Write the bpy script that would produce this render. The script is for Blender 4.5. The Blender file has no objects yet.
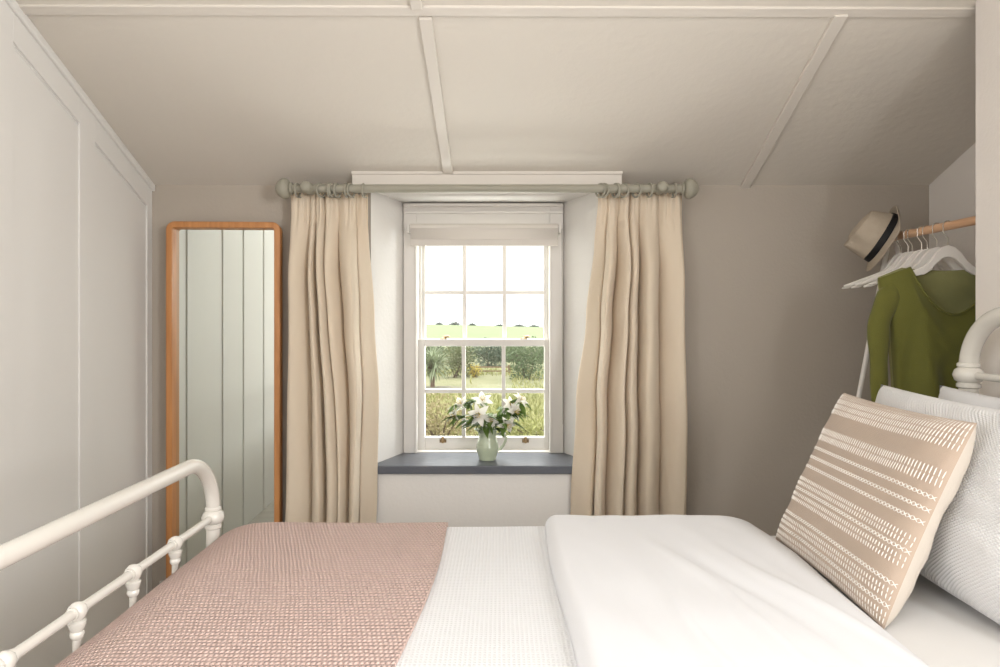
import bpy, bmesh, math, random
from mathutils import Vector, Matrix, noise
PI = math.pi
R = math.radians
random.seed(7)
SC = bpy.context.scene
COL = SC.collection
V = Vector

# ------------------------------------------------------------------ camera, sky, lights, exposure
EYE = 1.25
F = 24.0 / 36.0 * 1000.0
cam = bpy.data.cameras.new('camera'); cam.lens = 24; cam.sensor_width = 36; cam.shift_y = -0.0155
cam.clip_start = 0.05; cam.clip_end = 600
camo = bpy.data.objects.new('camera', cam); COL.objects.link(camo)
camo.location = (0, 0, EYE); camo.rotation_euler = (R(90), 0, 0)
SC.camera = camo
SC.view_settings.view_transform = 'Standard'; SC.view_settings.look = 'None'
SC.view_settings.exposure = 0.38; SC.view_settings.gamma = 1.0
SC.view_settings.use_curve_mapping = False
try:
    SC.cycles.use_denoising = True
    SC.cycles.max_bounces = 12; SC.cycles.diffuse_bounces = 6; SC.cycles.transparent_max_bounces = 16
    SC.cycles.sample_clamp_indirect = 8
except Exception:
    pass

W = bpy.data.worlds.new('overcast_sky'); SC.world = W; W.use_nodes = True
nt = W.node_tree; nt.nodes.clear()
tc = nt.nodes.new('ShaderNodeTexCoord'); sx = nt.nodes.new('ShaderNodeSeparateXYZ')
mr = nt.nodes.new('ShaderNodeMapRange'); mr.inputs[1].default_value = 0.12; mr.inputs[2].default_value = 0.8
mr.inputs[3].default_value = 1.35; mr.inputs[4].default_value = 4.2
bg = nt.nodes.new('ShaderNodeBackground'); bg.inputs[0].default_value = (1.0, 1.0, 1.0, 1)
wo = nt.nodes.new('ShaderNodeOutputWorld')
nt.links.new(tc.outputs['Generated'], sx.inputs[0]); nt.links.new(sx.outputs[2], mr.inputs[0])
nt.links.new(mr.outputs[0], bg.inputs[1]); nt.links.new(bg.outputs[0], wo.inputs[0])


def area(name, loc, direction, sx_, sy_, power, col=(1, 1, 1), spread=180):
    l = bpy.data.lights.new(name, 'AREA'); l.shape = 'RECTANGLE'; l.size = sx_; l.size_y = sy_
    l.energy = power; l.color = col; l.spread = R(spread)
    o = bpy.data.objects.new(name, l); COL.objects.link(o); o.location = loc
    o.rotation_euler = V(direction).to_track_quat('-Z', 'Y').to_euler()
    return o


# added fill lamp for the bed, in an unseen roof opening behind the viewer
area('roof_fill_lamp', (-0.25, -0.42, 2.30), (0.0, 0.55, -0.84), 1.0, 0.62, 8, (0.98, 0.99, 1.0))
# added fill lamps in two made-up side windows behind the viewer
area('left_fill_lamp', (-1.24, -0.43, 1.50), (1, 0.18, 0.0), 0.60, 0.80, 16, (0.99, 0.99, 1.0))
area('right_fill_lamp', (1.36, -0.43, 1.50), (-1, 0.18, 0.0), 0.60, 0.80, 46, (0.99, 0.99, 1.0))
# added lamps round the sash window, out of sight, boosting its daylight
area('fill_lamp_above_window', (-0.07, 4.1, 2.75), (0, -1, -1.15), 2.4, 1.0, 170, (0.98, 0.99, 1.0))
area('fill_lamp_below_window', (-0.07, 4.4, -0.5), (0, -1, 1.2), 3.2, 1.5, 230, (1, 0.98, 0.95))
area('fill_lamp_beside_window_a', (-1.95, 3.95, 1.2), (1, -0.62, 0.0), 0.9, 1.4, 30, (0.98, 0.99, 1.0))
area('fill_lamp_beside_window_b', (1.85, 3.95, 1.2), (-1, -0.62, 0.0), 0.9, 1.4, 75, (0.98, 0.99, 1.0))
pl = bpy.data.lights.new('window_portal', 'AREA'); pl.shape = 'RECTANGLE'; pl.size = 0.6; pl.size_y = 1.0
pl.cycles.is_portal = True
plo = bpy.data.objects.new('window_portal', pl); COL.objects.link(plo); plo.location = (-0.07, 3.30, 1.15)
plo.rotation_euler = V((0, -1, 0)).to_track_quat('-Z', 'Y').to_euler()


# ------------------------------------------------------------------ layout helpers
def P(px, py, d):
    """point of the place at depth d along the sight line of a photo pixel"""
    return V(((px - 500) / F * d, d, EYE - (py - 318) / F * d))


YB = 2.85                     # room face of the window wall
ZB = 1.818                    # ceiling height there
SL = 0.393                    # pitch of the sloping ceiling


def ceil_z(y):
    return ZB + SL * (YB - max(y, 1.0))


def on_ceiling(px, py):
    k = -(py - 318) / F
    d = (ZB + SL * YB - EYE) / (k + SL)
    return P(px, py, d)


GZ = -1.8


def on_ground(px, py, z=GZ):
    return P(px, py, (EYE - z) * F / (py - 318))


# ------------------------------------------------------------------ materials
MATS = {}


def mat(name, col, rough=0.6, var=None, vscale=8, bump=0, bscale=60, spec=0.3, metal=0, transl=0, coat=0, sheen=0, bdetail=4):
    if name in MATS: return MATS[name]
    m = bpy.data.materials.new(name); m.use_nodes = True; n = m.node_tree.nodes; l = m.node_tree.links
    b = n['Principled BSDF']
    b.inputs['Base Color'].default_value = (*col, 1); b.inputs['Roughness'].default_value = rough
    b.inputs['Specular IOR Level'].default_value = spec; b.inputs['Metallic'].default_value = metal
    b.inputs['Coat Weight'].default_value = coat
    b.inputs['Sheen Weight'].default_value = sheen
    t = n.new('ShaderNodeTexCoord')
    if var is not None:
        nz = n.new('ShaderNodeTexNoise'); nz.inputs['Scale'].default_value = vscale; nz.inputs['Detail'].default_value = 5
        mx = n.new('ShaderNodeMix'); mx.data_type = 'RGBA'
        mx.inputs[6].default_value = (*col, 1); mx.inputs[7].default_value = (*var, 1)
        l.new(t.outputs['Object'], nz.inputs['Vector']); l.new(nz.outputs['Fac'], mx.inputs[0])
        l.new(mx.outputs[2], b.inputs['Base Color'])
    if bump:
        nb = n.new('ShaderNodeTexNoise'); nb.inputs['Scale'].default_value = bscale; nb.inputs['Detail'].default_value = bdetail
        bp = n.new('ShaderNodeBump'); bp.inputs['Strength'].default_value = min(1, bump); bp.inputs['Distance'].default_value = 0.01
        l.new(t.outputs['Object'], nb.inputs['Vector']); l.new(nb.outputs['Fac'], bp.inputs['Height'])
        l.new(bp.outputs[0], b.inputs['Normal'])
    if transl:
        out = n['Material Output']
        tr = n.new('ShaderNodeBsdfTranslucent'); tr.inputs[0].default_value = (*col, 1)
        ms = n.new('ShaderNodeMixShader'); ms.inputs[0].default_value = transl
        l.new(b.outputs[0], ms.inputs[1]); l.new(tr.outputs[0], ms.inputs[2]); l.new(ms.outputs[0], out.inputs[0])
    MATS[name] = m
    return m


def mth(n, l, op, a, b=None):
    x = n.new('ShaderNodeMath'); x.operation = op
    for i, v in enumerate((a, b)):
        if v is None: continue
        if isinstance(v, (int, float)): x.inputs[i].default_value = v
        else: l.new(v, x.inputs[i])
    return x.outputs[0]


def weave(name, col, col2, fu, fv, dist, rough=0.85, stagger=True, sheen=0.2, noise_amt=0.3, strength=1.0):
    """cloth with a regular raised stitch, in metric UVs"""
    m = bpy.data.materials.new(name); m.use_nodes = True; n = m.node_tree.nodes; l = m.node_tree.links
    b = n['Principled BSDF']; b.inputs['Roughness'].default_value = rough; b.inputs['Specular IOR Level'].default_value = 0.15
    b.inputs['Sheen Weight'].default_value = sheen
    t = n.new('ShaderNodeUVMap'); s = n.new('ShaderNodeSeparateXYZ'); l.new(t.outputs[0], s.inputs[0])
    nz = n.new('ShaderNodeTexNoise'); nz.inputs['Scale'].default_value = 40; l.new(t.outputs[0], nz.inputs['Vector'])
    off = mth(n, l, 'MULTIPLY', mth(n, l, 'SUBTRACT', nz.outputs['Fac'], 0.5), noise_amt * 4)
    u = mth(n, l, 'ADD', mth(n, l, 'MULTIPLY', s.outputs[0], 2 * PI * fu), off)
    v = mth(n, l, 'ADD', mth(n, l, 'MULTIPLY', s.outputs[1], 2 * PI * fv), off)
    if stagger:
        h = mth(n, l, 'MULTIPLY', mth(n, l, 'SINE', u), mth(n, l, 'SINE', v))
    else:
        h = mth(n, l, 'MAXIMUM', mth(n, l, 'SINE', u), mth(n, l, 'SINE', v))
    h01 = mth(n, l, 'MULTIPLY_ADD', h, 0.5)
    n_ = h01.node; n_.inputs[2].default_value = 0.5
    mx = n.new('ShaderNodeMix'); mx.data_type = 'RGBA'
    mx.inputs[6].default_value = (*col2, 1); mx.inputs[7].default_value = (*col, 1)
    l.new(h01, mx.inputs[0]); l.new(mx.outputs[2], b.inputs['Base Color'])
    bp = n.new('ShaderNodeBump'); bp.inputs['Distance'].default_value = dist; bp.inputs['Strength'].default_value = strength
    l.new(h01, bp.inputs['Height']); l.new(bp.outputs[0], b.inputs['Normal'])
    return m


def brick_knit(name, col, col2, fu, fv, dist):
    m = bpy.data.materials.new(name); m.use_nodes = True; n = m.node_tree.nodes; l = m.node_tree.links
    b = n['Principled BSDF']; b.inputs['Roughness'].default_value = 0.9; b.inputs['Specular IOR Level'].default_value = 0.1; b.inputs['Sheen Weight'].default_value = 0.2
    t = n.new('ShaderNodeUVMap'); s = n.new('ShaderNodeSeparateXYZ'); l.new(t.outputs[0], s.inputs[0])
    nz = n.new('ShaderNodeTexNoise'); nz.inputs['Scale'].default_value = 25; l.new(t.outputs[0], nz.inputs['Vector'])
    off = mth(n, l, 'MULTIPLY', mth(n, l, 'SUBTRACT', nz.outputs['Fac'], 0.5), 0.5)
    v = mth(n, l, 'ADD', mth(n, l, 'MULTIPLY', s.outputs[1], fv), off)
    row = mth(n, l, 'FLOOR', v)
    u = mth(n, l, 'ADD', mth(n, l, 'ADD', mth(n, l, 'MULTIPLY', s.outputs[0], fu), mth(n, l, 'MULTIPLY', row, 0.5)), off)
    hu = mth(n, l, 'ABSOLUTE', mth(n, l, 'SINE', mth(n, l, 'MULTIPLY', u, PI)))
    hv = mth(n, l, 'ABSOLUTE', mth(n, l, 'SINE', mth(n, l, 'MULTIPLY', v, PI)))
    h = mth(n, l, 'POWER', mth(n, l, 'MULTIPLY', hu, hv), 0.6)
    mx = n.new('ShaderNodeMix'); mx.data_type = 'RGBA'; mx.inputs[6].default_value = (*col2, 1); mx.inputs[7].default_value = (*col, 1)
    l.new(h, mx.inputs[0]); l.new(mx.outputs[2], b.inputs['Base Color'])
    bp = n.new('ShaderNodeBump'); bp.inputs['Distance'].default_value = dist; bp.inputs['Strength'].default_value = 1.0
    l.new(h, bp.inputs['Height']); l.new(bp.outputs[0], b.inputs['Normal'])
    return m


def wood(name, c1, c2, axis=2, scale=6, rough=0.45):
    m = bpy.data.materials.new(name); m.use_nodes = True; n = m.node_tree.nodes; l = m.node_tree.links
    b = n['Principled BSDF']; b.inputs['Roughness'].default_value = rough
    t = n.new('ShaderNodeTexCoord'); mp = n.new('ShaderNodeMapping')
    sc = [scale * 8] * 3; sc[axis] = scale * 0.5
    mp.inputs['Scale'].default_value = sc
    nz = n.new('ShaderNodeTexNoise'); nz.inputs['Scale'].default_value = 1.0; nz.inputs['Detail'].default_value = 6; nz.inputs['Distortion'].default_value = 0.6
    cr = n.new('ShaderNodeValToRGB'); cr.color_ramp.elements[0].color = (*c1, 1); cr.color_ramp.elements[1].color = (*c2, 1)
    cr.color_ramp.elements[0].position = 0.3; cr.color_ramp.elements[1].position = 0.7
    l.new(t.outputs['Object'], mp.inputs[0]); l.new(mp.outputs[0], nz.inputs['Vector'])
    l.new(nz.outputs['Fac'], cr.inputs[0]); l.new(cr.outputs[0], b.inputs['Base Color'])
    return m


WALL = mat('wall_paint', (0.415, 0.372, 0.32), 0.8, (0.395, 0.352, 0.30), 3, 0.12, 90)
CEIL = mat('ceiling_paint', (0.64, 0.60, 0.54), 0.7, (0.62, 0.58, 0.52), 4, 0.16, 34, bdetail=3)
PANEL = mat('panel_paint', (0.74, 0.73, 0.705), 0.5, (0.73, 0.72, 0.695), 3, 0.03, 40)
TRIMP = mat('batten_paint', (0.64, 0.60, 0.545), 0.5, (0.62, 0.58, 0.525), 5)
PART = mat('partition_paint', (0.74, 0.70, 0.66), 0.8, (0.72, 0.68, 0.64), 3, 0.1, 80)
REVEAL = mat('reveal_paint', (0.70, 0.68, 0.655), 0.8, (0.68, 0.66, 0.63), 3, 0.12, 60)
WINW = mat('window_paint', (0.65, 0.625, 0.59), 0.35, spec=0.4)
BLINDM = mat('blind_fabric', (0.70, 0.66, 0.61), 0.8, transl=0.15)
SLATE = mat('slate', (0.085, 0.095, 0.118), 0.38, (0.12, 0.125, 0.14), 14, 0.1, 40, spec=0.5)
BRASS = mat('aged_brass', (0.26, 0.18, 0.10), 0.35, metal=0.9)
POLEM = mat('pole_paint', (0.31, 0.295, 0.24), 0.5)
CREAMM = mat('cream_enamel', (0.66, 0.64, 0.59), 0.25, spec=0.5, coat=0.3)
WHITEM = mat('white_enamel', (0.80, 0.77, 0.73), 0.35)
CHROME = mat('chrome', (0.75, 0.74, 0.72), 0.2, metal=1)
OAK = wood('mirror_wood', (0.40, 0.165, 0.050), (0.53, 0.245, 0.085))
RODW = wood('rod_wood', (0.52, 0.30, 0.17), (0.66, 0.42, 0.26), axis=1)
FLOORW = wood('floor_wood', (0.38, 0.355, 0.32), (0.46, 0.43, 0.39), axis=0, scale=3)
CURT = weave('curtain_linen', (0.86, 0.755, 0.605), (0.83, 0.72, 0.57), 700, 700, 0.0004, noise_amt=1.0)
for _m in (CURT,):
    n = _m.node_tree.nodes; l = _m.node_tree.links
    tr = n.new('ShaderNodeBsdfTranslucent'); tr.inputs[0].default_value = (0.76, 0.56, 0.34, 1)
    ms = n.new('ShaderNodeMixShader'); ms.inputs[0].default_value = 0.20
    l.new(n['Principled BSDF'].outputs[0], ms.inputs[1]); l.new(tr.outputs[0], ms.inputs[2]); l.new(ms.outputs[0], n['Material Output'].inputs[0])
THROW = brick_knit('pink_knit', (0.76, 0.56, 0.50), (0.60, 0.425, 0.37), 112, 78, 0.0075)
QUILT = weave('white_waffle', (0.69, 0.695, 0.705), (0.62, 0.625, 0.635), 120, 120, 0.0014, stagger=False, noise_amt=0.12)
PILLOWM = weave('white_seersucker', (0.72, 0.72, 0.72), (0.65, 0.65, 0.65), 105, 130, 0.0022, stagger=True, noise_amt=0.2)
COTTON = mat('white_cotton', (0.665, 0.67, 0.685), 0.85, bump=0.04, bscale=200, sheen=0.1)
SHEETM = mat('sheet_cotton', (0.65, 0.64, 0.625), 0.85, bump=0.04, bscale=120)
LINEN = weave('beige_linen', (0.49, 0.39, 0.31), (0.43, 0.335, 0.26), 420, 420, 0.0006, noise_amt=1.0)
CREAMC = mat('cream_backing', (0.54, 0.485, 0.42), 0.85, bump=0.08, bscale=300)
THREAD = mat('white_thread', (0.74, 0.71, 0.66), 0.8)
KNIT = mat('green_knit', (0.105, 0.105, 0.018), 0.85, (0.122, 0.122, 0.023), 30, 0.2, 400, sheen=0.15)
KNITB = mat('sheer_green_knit', (0.25, 0.245, 0.10), 0.85, (0.28, 0.275, 0.12), 60, 0.2, 400)
HATM = mat('hat_straw', (0.43, 0.37, 0.295), 0.85, (0.37, 0.31, 0.24), 60, 0.3, 260)
BLACKR = mat('black_ribbon', (0.008, 0.008, 0.009), 0.6)
JUGM = mat('sage_glaze', (0.42, 0.48, 0.35), 0.18, (0.46, 0.52, 0.385), 12, spec=0.5, coat=0.5)
PETAL = mat('lily_petal', (0.84, 0.82, 0.76), 0.6, transl=0.25)
LEAFM = mat('lily_leaf', (0.075, 0.135, 0.028), 0.45, (0.13, 0.20, 0.045), 20, transl=0.2)
STEMM = mat('lily_stem', (0.15, 0.25, 0.06), 0.5)
ANTHER = mat('lily_anther', (0.55, 0.42, 0.10), 0.7)

MIRRORM = bpy.data.materials.new('mirror_glass'); MIRRORM.use_nodes = True
_b = MIRRORM.node_tree.nodes['Principled BSDF']; _b.inputs['Metallic'].default_value = 1; _b.inputs['Roughness'].default_value = 0.02
_b.inputs['Base Color'].default_value = (0.82, 0.87, 0.82, 1)
GLASS = bpy.data.materials.new('window_glass'); GLASS.use_nodes = True
_n = GLASS.node_tree.nodes; _l = GLASS.node_tree.links; _n.remove(_n['Principled BSDF'])
_t = _n.new('ShaderNodeBsdfTransparent'); _g = _n.new('ShaderNodeBsdfGlossy'); _g.inputs['Roughness'].default_value = 0.02
_t.inputs[0].default_value = (0.97, 0.985, 0.975, 1)
_m = _n.new('ShaderNodeMixShader'); _m.inputs[0].default_value = 0.05
_l.new(_t.outputs[0], _m.inputs[1]); _l.new(_g.outputs[0], _m.inputs[2]); _l.new(_m.outputs[0], _n['Material Output'].inputs[0])


# ------------------------------------------------------------------ mesh helpers
def new_bm():
    bm = bmesh.new(); bm.loops.layers.uv.new('UVMap'); return bm


def box(bm, x0, x1, y0, y1, z0, z1):
    v = [bm.verts.new((x, y, z)) for x in (x0, x1) for y in (y0, y1) for z in (z0, z1)]
    for f in ((0, 1, 3, 2), (4, 6, 7, 5), (0, 4, 5, 1), (2, 3, 7, 6), (0, 2, 6, 4), (1, 5, 7, 3)):
        bm.faces.new([v[i] for i in f])


def prism(bm, pts_a, pts_b):
    a = [bm.verts.new(p) for p in pts_a]; b = [bm.verts.new(p) for p in pts_b]
    n = len(a); fs = []
    fs.append(bm.faces.new(a)); fs.append(bm.faces.new(b[::-1]))
    for i in range(n):
        fs.append(bm.faces.new((a[i], b[i], b[(i + 1) % n], a[(i + 1) % n])))
    return fs


def extrude_poly(bm, poly, z0, z1):
    return prism(bm, [V((x, y, z0)) for x, y in poly], [V((x, y, z1)) for x, y in poly])


def tube(bm, pts, r, n=12, closed=False, sq=1.0):
    pts = [V(p) for p in pts]; N = len(pts)
    rs = r if isinstance(r, (list, tuple)) else [r] * N
    tang = []
    for i in range(N):
        if closed: t = pts[(i + 1) % N] - pts[i - 1]
        else: t = pts[min(i + 1, N - 1)] - pts[max(i - 1, 0)]
        tang.append(t.normalized())
    ref = V((0, 0, 1)) if abs(tang[0].z) < 0.9 else V((1, 0, 0))
    u = (ref - tang[0] * ref.dot(tang[0])).normalized()
    rings = []
    for i in range(N):
        u = (u - tang[i] * u.dot(tang[i])).normalized()
        w = tang[i].cross(u)
        rings.append([bm.verts.new(pts[i] + (u * math.cos(2 * PI * k / n) + w * math.sin(2 * PI * k / n) * sq) * rs[i]) for k in range(n)])
    M = N if closed else N - 1
    for i in range(M):
        A, B = rings[i], rings[(i + 1) % N]
        for k in range(n):
            bm.faces.new((A[k], A[(k + 1) % n], B[(k + 1) % n], B[k]))
    if not closed:
        bm.faces.new(rings[0][::-1]); bm.faces.new(rings[-1])


def lathe(bm, prof, origin, axis=(0, 0, 1), n=24):
    a = V(axis).normalized(); ref = V((1, 0, 0)) if abs(a.x) < 0.9 else V((0, 1, 0))
    u = (ref - a * ref.dot(a)).normalized(); w = a.cross(u); o = V(origin)
    rings = []
    for r, h in prof:
        r = max(r, 0.0003)
        rings.append([bm.verts.new(o + a * h + (u * math.cos(2 * PI * k / n) + w * math.sin(2 * PI * k / n)) * r) for k in range(n)])
    for A, B in zip(rings, rings[1:]):
        for k in range(n):
            bm.faces.new((A[k], A[(k + 1) % n], B[(k + 1) % n], B[k]))
    bm.faces.new(rings[0][::-1]); bm.faces.new(rings[-1])


def grid(bm, nu, nv, f, uv=None, closed=False, mi=0):
    lay = bm.loops.layers.uv.active
    vs = [[bm.verts.new(f(i / nu, j / nv)) for i in range(nu if closed else nu + 1)] for j in range(nv + 1)]
    for j in range(nv):
        for i in range(nu):
            i2 = (i + 1) % nu if closed else i + 1
            fc = bm.faces.new((vs[j][i], vs[j][i2], vs[j + 1][i2], vs[j + 1][i])); fc.material_index = mi
            if uv:
                for lp, (a, b) in zip(fc.loops, ((i, j), (i + 1, j), (i + 1, j + 1), (i, j + 1))):
                    lp[lay].uv = uv(a / nu, b / nv)
    return vs


def world_loc(o):
    p = V((0, 0, 0))
    while o is not None:
        p += o.location; o = o.parent
    return p


def mk(name, bm, m, parent=None, smooth=True, bevel=0, loc=None, solid=0, sub=0, flipfix=True, angle=40):
    if flipfix: bmesh.ops.recalc_face_normals(bm, faces=bm.faces)
    off = world_loc(parent) if parent is not None else V((0, 0, 0))
    org = V(loc) if loc is not None else off
    bmesh.ops.translate(bm, verts=bm.verts, vec=-org)
    me = bpy.data.meshes.new(name); bm.to_mesh(me); bm.free()
    if smooth:
        me.shade_smooth()
        try: me.set_sharp_from_angle(angle=R(angle))
        except Exception: pass
    for x in (m if isinstance(m, (list, tuple)) else [m]): me.materials.append(x)
    o = bpy.data.objects.new(name, me); COL.objects.link(o)
    if parent is not None: o.parent = parent
    o.location = org - off
    if bevel:
        b = o.modifiers.new('bevel', 'BEVEL'); b.width = bevel; b.segments = 3; b.limit_method = 'ANGLE'; b.angle_limit = R(50)
    if solid:
        s = o.modifiers.new('solid', 'SOLIDIFY'); s.thickness = solid; s.offset = 0
    if sub:
        s = o.modifiers.new('sub', 'SUBSURF'); s.levels = sub; s.render_levels = sub
    return o


def tag(o, label, cat, group=None, kind=None):
    o['label'] = label; o['category'] = cat
    if group: o['group'] = group
    if kind: o['kind'] = kind
    return o


def thing(name, loc, label, cat, group=None):
    o = bpy.data.objects.new(name, None); COL.objects.link(o); o.location = loc; o.empty_display_size = 0.05
    return tag(o, label, cat, group)


def struct(o):
    o['kind'] = 'structure'; return o


def copy_thing(o, loc=None):
    c = o.copy(); COL.objects.link(c)
    if loc is not None: c.location = loc
    for ch in list(o.children):
        d = ch.copy(); COL.objects.link(d); d.parent = c
        for g in list(ch.children):
            e = g.copy(); COL.objects.link(e); e.parent = d
    return c


def lerp(a, b, t): return a + (b - a) * t


def sstep(a, b, x):
    t = min(1, max(0, (x - a) / (b - a))); return t * t * (3 - 2 * t)


def keyed(keys, t):
    for (a, x), (b, y) in zip(keys, keys[1:]):
        if t <= b: return lerp(x, y, sstep(a, b, t)) if b > a else y
    return keys[-1][1]


# ------------------------------------------------------------------ room shell
XL = lambda y: -1.487 + 0.071 * (YB - y)      # panelled wall, slightly out of square
XR = 1.834                                      # far side of the alcove
XP, YP = 1.389, 1.95                            # partition corner
YR = -0.95                                      # wall behind the viewer
RF = (-0.552, 0.425)                            # window recess, room side
RB = (-0.447, 0.292)                            # window recess, window side
YW = 3.126
SILL = 0.622
ZS = 1.797

bm = new_bm(); box(bm, -1.75, 2.1, YR - 0.1, 3.25, -0.06, 0.0)
struct(mk('floor', bm, FLOORW, smooth=False))

bm = new_bm()
extrude_poly(bm, [(-1.70, YB), (RF[0], YB), (RB[0], YW), (RB[0], 3.3), (-1.70, 3.3)], 0, 2.1)
extrude_poly(bm, [(2.05, YB), (2.05, 3.3), (RB[1], 3.3), (RB[1], YW), (RF[1], YB)], 0, 2.1)
extrude_poly(bm, [(RF[0], YB), (RF[1], YB), (RB[1], YW), (RB[1], 3.3), (RB[0], 3.3), (RB[0], YW)], 0, SILL - 0.034)
prism(bm, [V((RF[0], YB, ZS)), V((RF[1], YB, ZS)), V((RB[1], YW, 1.787)), V((RB[1], 3.3, 1.787)), V((RB[0], 3.3, 1.787)), V((RB[0], YW, 1.787))],
      [V((RF[0], YB, 2.1)), V((RF[1], YB, 2.1)), V((RB[1], YW, 2.1)), V((RB[1], 3.3, 2.1)), V((RB[0], 3.3, 2.1)), V((RB[0], YW, 2.1))])
bmesh.ops.recalc_face_normals(bm, faces=bm.faces)
for f in bm.faces:
    c = f.calc_center_median()
    if RF[0] - 0.01 < c.x < RF[1] + 0.01 and c.y < 3.31: f.material_index = 1
struct(mk('wall_back', bm, [WALL, REVEAL], smooth=False))

# panelled wall on the left: backing, then raised stiles and rails round recessed panels
bm = new_bm()


def LW(t, z, out=0.0):
    y = YB - t
    return V((XL(y) + out, y, z))


BACK = -0.0065


def slab(a, b, z0=None, z1=None):
    za, zb = (ceil_z(YB - a) + 0.05, ceil_z(YB - b) + 0.05) if z1 is None else (z1, z1)
    z0 = 0 if z0 is None else z0
    prism(bm, [LW(a, z0, BACK), LW(b, z0, BACK), LW(b, zb, BACK), LW(a, za, BACK)],
          [LW(a, z0, -0.14), LW(b, z0, -0.14), LW(b, zb, -0.14), LW(a, za, -0.14)])


slab(-0.1, 1.85); slab(1.85, 2.95); slab(3.60, 3.8); slab(2.95, 3.60, 0, 1.08); slab(2.95, 3.60, 1.92)


def raised(t0, t1, z0f, z1f, o1=0.0):
    prism(bm, [LW(t0, z0f(t0), o1), LW(t1, z0f(t1), o1), LW(t1, z1f(t1), o1), LW(t0, z1f(t0), o1)],
          [LW(t0, z0f(t0), BACK), LW(t1, z0f(t1), BACK), LW(t1, z1f(t1), BACK), LW(t0, z1f(t0), BACK)])


ct = lambda t: ceil_z(YB - t)
pan = [(0.045, 0.453), (0.552, 0.90), (0.985, 1.225), (1.232, 1.60), (1.66, 1.85)]
edges = [0.0] + [x for p in pan for x in p] + [1.87]
for i in range(0, len(edges), 2):
    raised(edges[i], edges[i + 1], lambda t: 0.0, lambda t: ct(t))
for a, b in pan:
    raised(a, b, lambda t: ct(t) - 0.112, lambda t: ct(t))
    raised(a, b - 0.010, lambda t: ct(t) - 0.122, lambda t: ct(t) - 0.118, -0.0035)
wl = struct(mk('wall_left', bm, PANEL, smooth=False, bevel=0.0012))
bm = new_bm()
prism(bm, [LW(0, ct(0) - 0.028, 0.014), LW(0, ct(0), 0.014), LW(0, ct(0), 0.0), LW(0, ct(0) - 0.028, 0.0)],
      [LW(1.85, ct(1.85) - 0.028, 0.014), LW(1.85, ct(1.85), 0.014), LW(1.85, ct(1.85), 0.0), LW(1.85, ct(1.85) - 0.028, 0.0)])
struct(mk('trim_1', bm, PANEL, smooth=False, bevel=0.004))

bm = new_bm(); box(bm, XR, XR + 0.12, YP - 0.2, 3.3, 0, 2.5)
struct(mk('wall_alcove', bm, PART, smooth=False))  # paler paint stands in for window light on this wall
bm = new_bm()
for y0, y1, z0, z1 in ((-0.10, YP, 0, 2.7), (YR, -0.75, 0, 2.7), (-0.75, -0.10, 0, 1.08), (-0.75, -0.10, 1.92, 2.7)):
    box(bm, XP, XR + 0.12 if y0 == -0.10 and z0 == 0 and y1 == YP else XP + 0.14, y0, y1, z0, z1)
struct(mk('wall_right', bm, PART, smooth=False, bevel=0.004))

# wall behind the viewer, two made-up side windows, and the rear slope with an opening added for its lamp
bm = new_bm(); box(bm, -1.75, 2.1, YR - 0.1, YR, 0, 2.6)
struct(mk('wall_rear', bm, WALL, smooth=False))
for nm, xa, xb in (('added_window_left', -1.31, -1.27), ('added_window_right', 1.43, 1.47)):
    bm = new_bm()
    for y0, y1, z0, z1 in ((-0.76, -0.70, 1.07, 1.93), (-0.15, -0.09, 1.07, 1.93), (-0.76, -0.09, 1.07, 1.13), (-0.76, -0.09, 1.87, 1.93), (-0.445, -0.405, 1.07, 1.93)):
        box(bm, xa, xb, y0, y1, z0, z1)
    struct(mk(nm, bm, WINW, smooth=False))

bm = new_bm()
zt = ceil_z(1.0)
ye = YB + 0.004
prism(bm, [V((-1.75, ye, ceil_z(ye))), V((2.1, ye, ceil_z(ye))), V((2.1, 1.0, zt)), V((-1.75, 1.0, zt))],
      [V((-1.75, ye, ceil_z(ye) + 0.3)), V((2.1, ye, ceil_z(ye) + 0.3)), V((2.1, 1.0, zt + 0.1)), V((-1.75, 1.0, zt + 0.1))])
box(bm, -1.75, 2.1, 0.0, 1.0, zt, zt + 0.1)
rs = lambda y: zt + 0.42 * y
for x0, x1, y0, y1 in ((-1.75, -0.8, -1.05, 0), (0.3, 2.1, -1.05, 0), (-0.8, 0.3, -1.05, -0.76), (-0.8, 0.3, -0.08, 0)):
    prism(bm, [V((x0, y0, rs(y0))), V((x1, y0, rs(y0))), V((x1, y1, rs(y1))), V((x0, y1, rs(y1)))],
          [V((x0, y0, rs(y0) + 0.1)), V((x1, y0, rs(y0) + 0.1)), V((x1, y1, rs(y1) + 0.1)), V((x0, y1, rs(y1) + 0.1))])
struct(mk('ceiling', bm, CEIL, smooth=False))

# battens on the ceiling
ndir = V((0, -SL, -1)).normalized()      # pointing down out of the sloping ceiling


def batten(name, a, b, w, th=0.013):
    a, b = V(a), V(b); t = (b - a).normalized(); s = t.cross(ndir).normalized() * w / 2
    bm = new_bm()
    prism(bm, [a - s - ndir * 0.004, a + s - ndir * 0.004, a + s + ndir * th, a - s + ndir * th],
          [b - s - ndir * 0.004, b + s - ndir * 0.004, b + s + ndir * th, b - s + ndir * th])
    return struct(mk(name, bm, TRIMP, smooth=False, bevel=0.003))


batten('trim_2', on_ceiling(448, 171), on_ceiling(425.5, 16), 0.040)
batten('trim_3', on_ceiling(743, 189), on_ceiling(841, 13), 0.040)
batten('trim_4', on_ceiling(417, 7), on_ceiling(417 - 9, -55), 0.034)
hz = on_ceiling(500, 9)
batten('trim_5', (XL(hz.y) + 0.0, hz.y, hz.z), (XP + 0.02, hz.y + 0.01, hz.z - 0.004), 0.036, 0.007)
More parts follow.
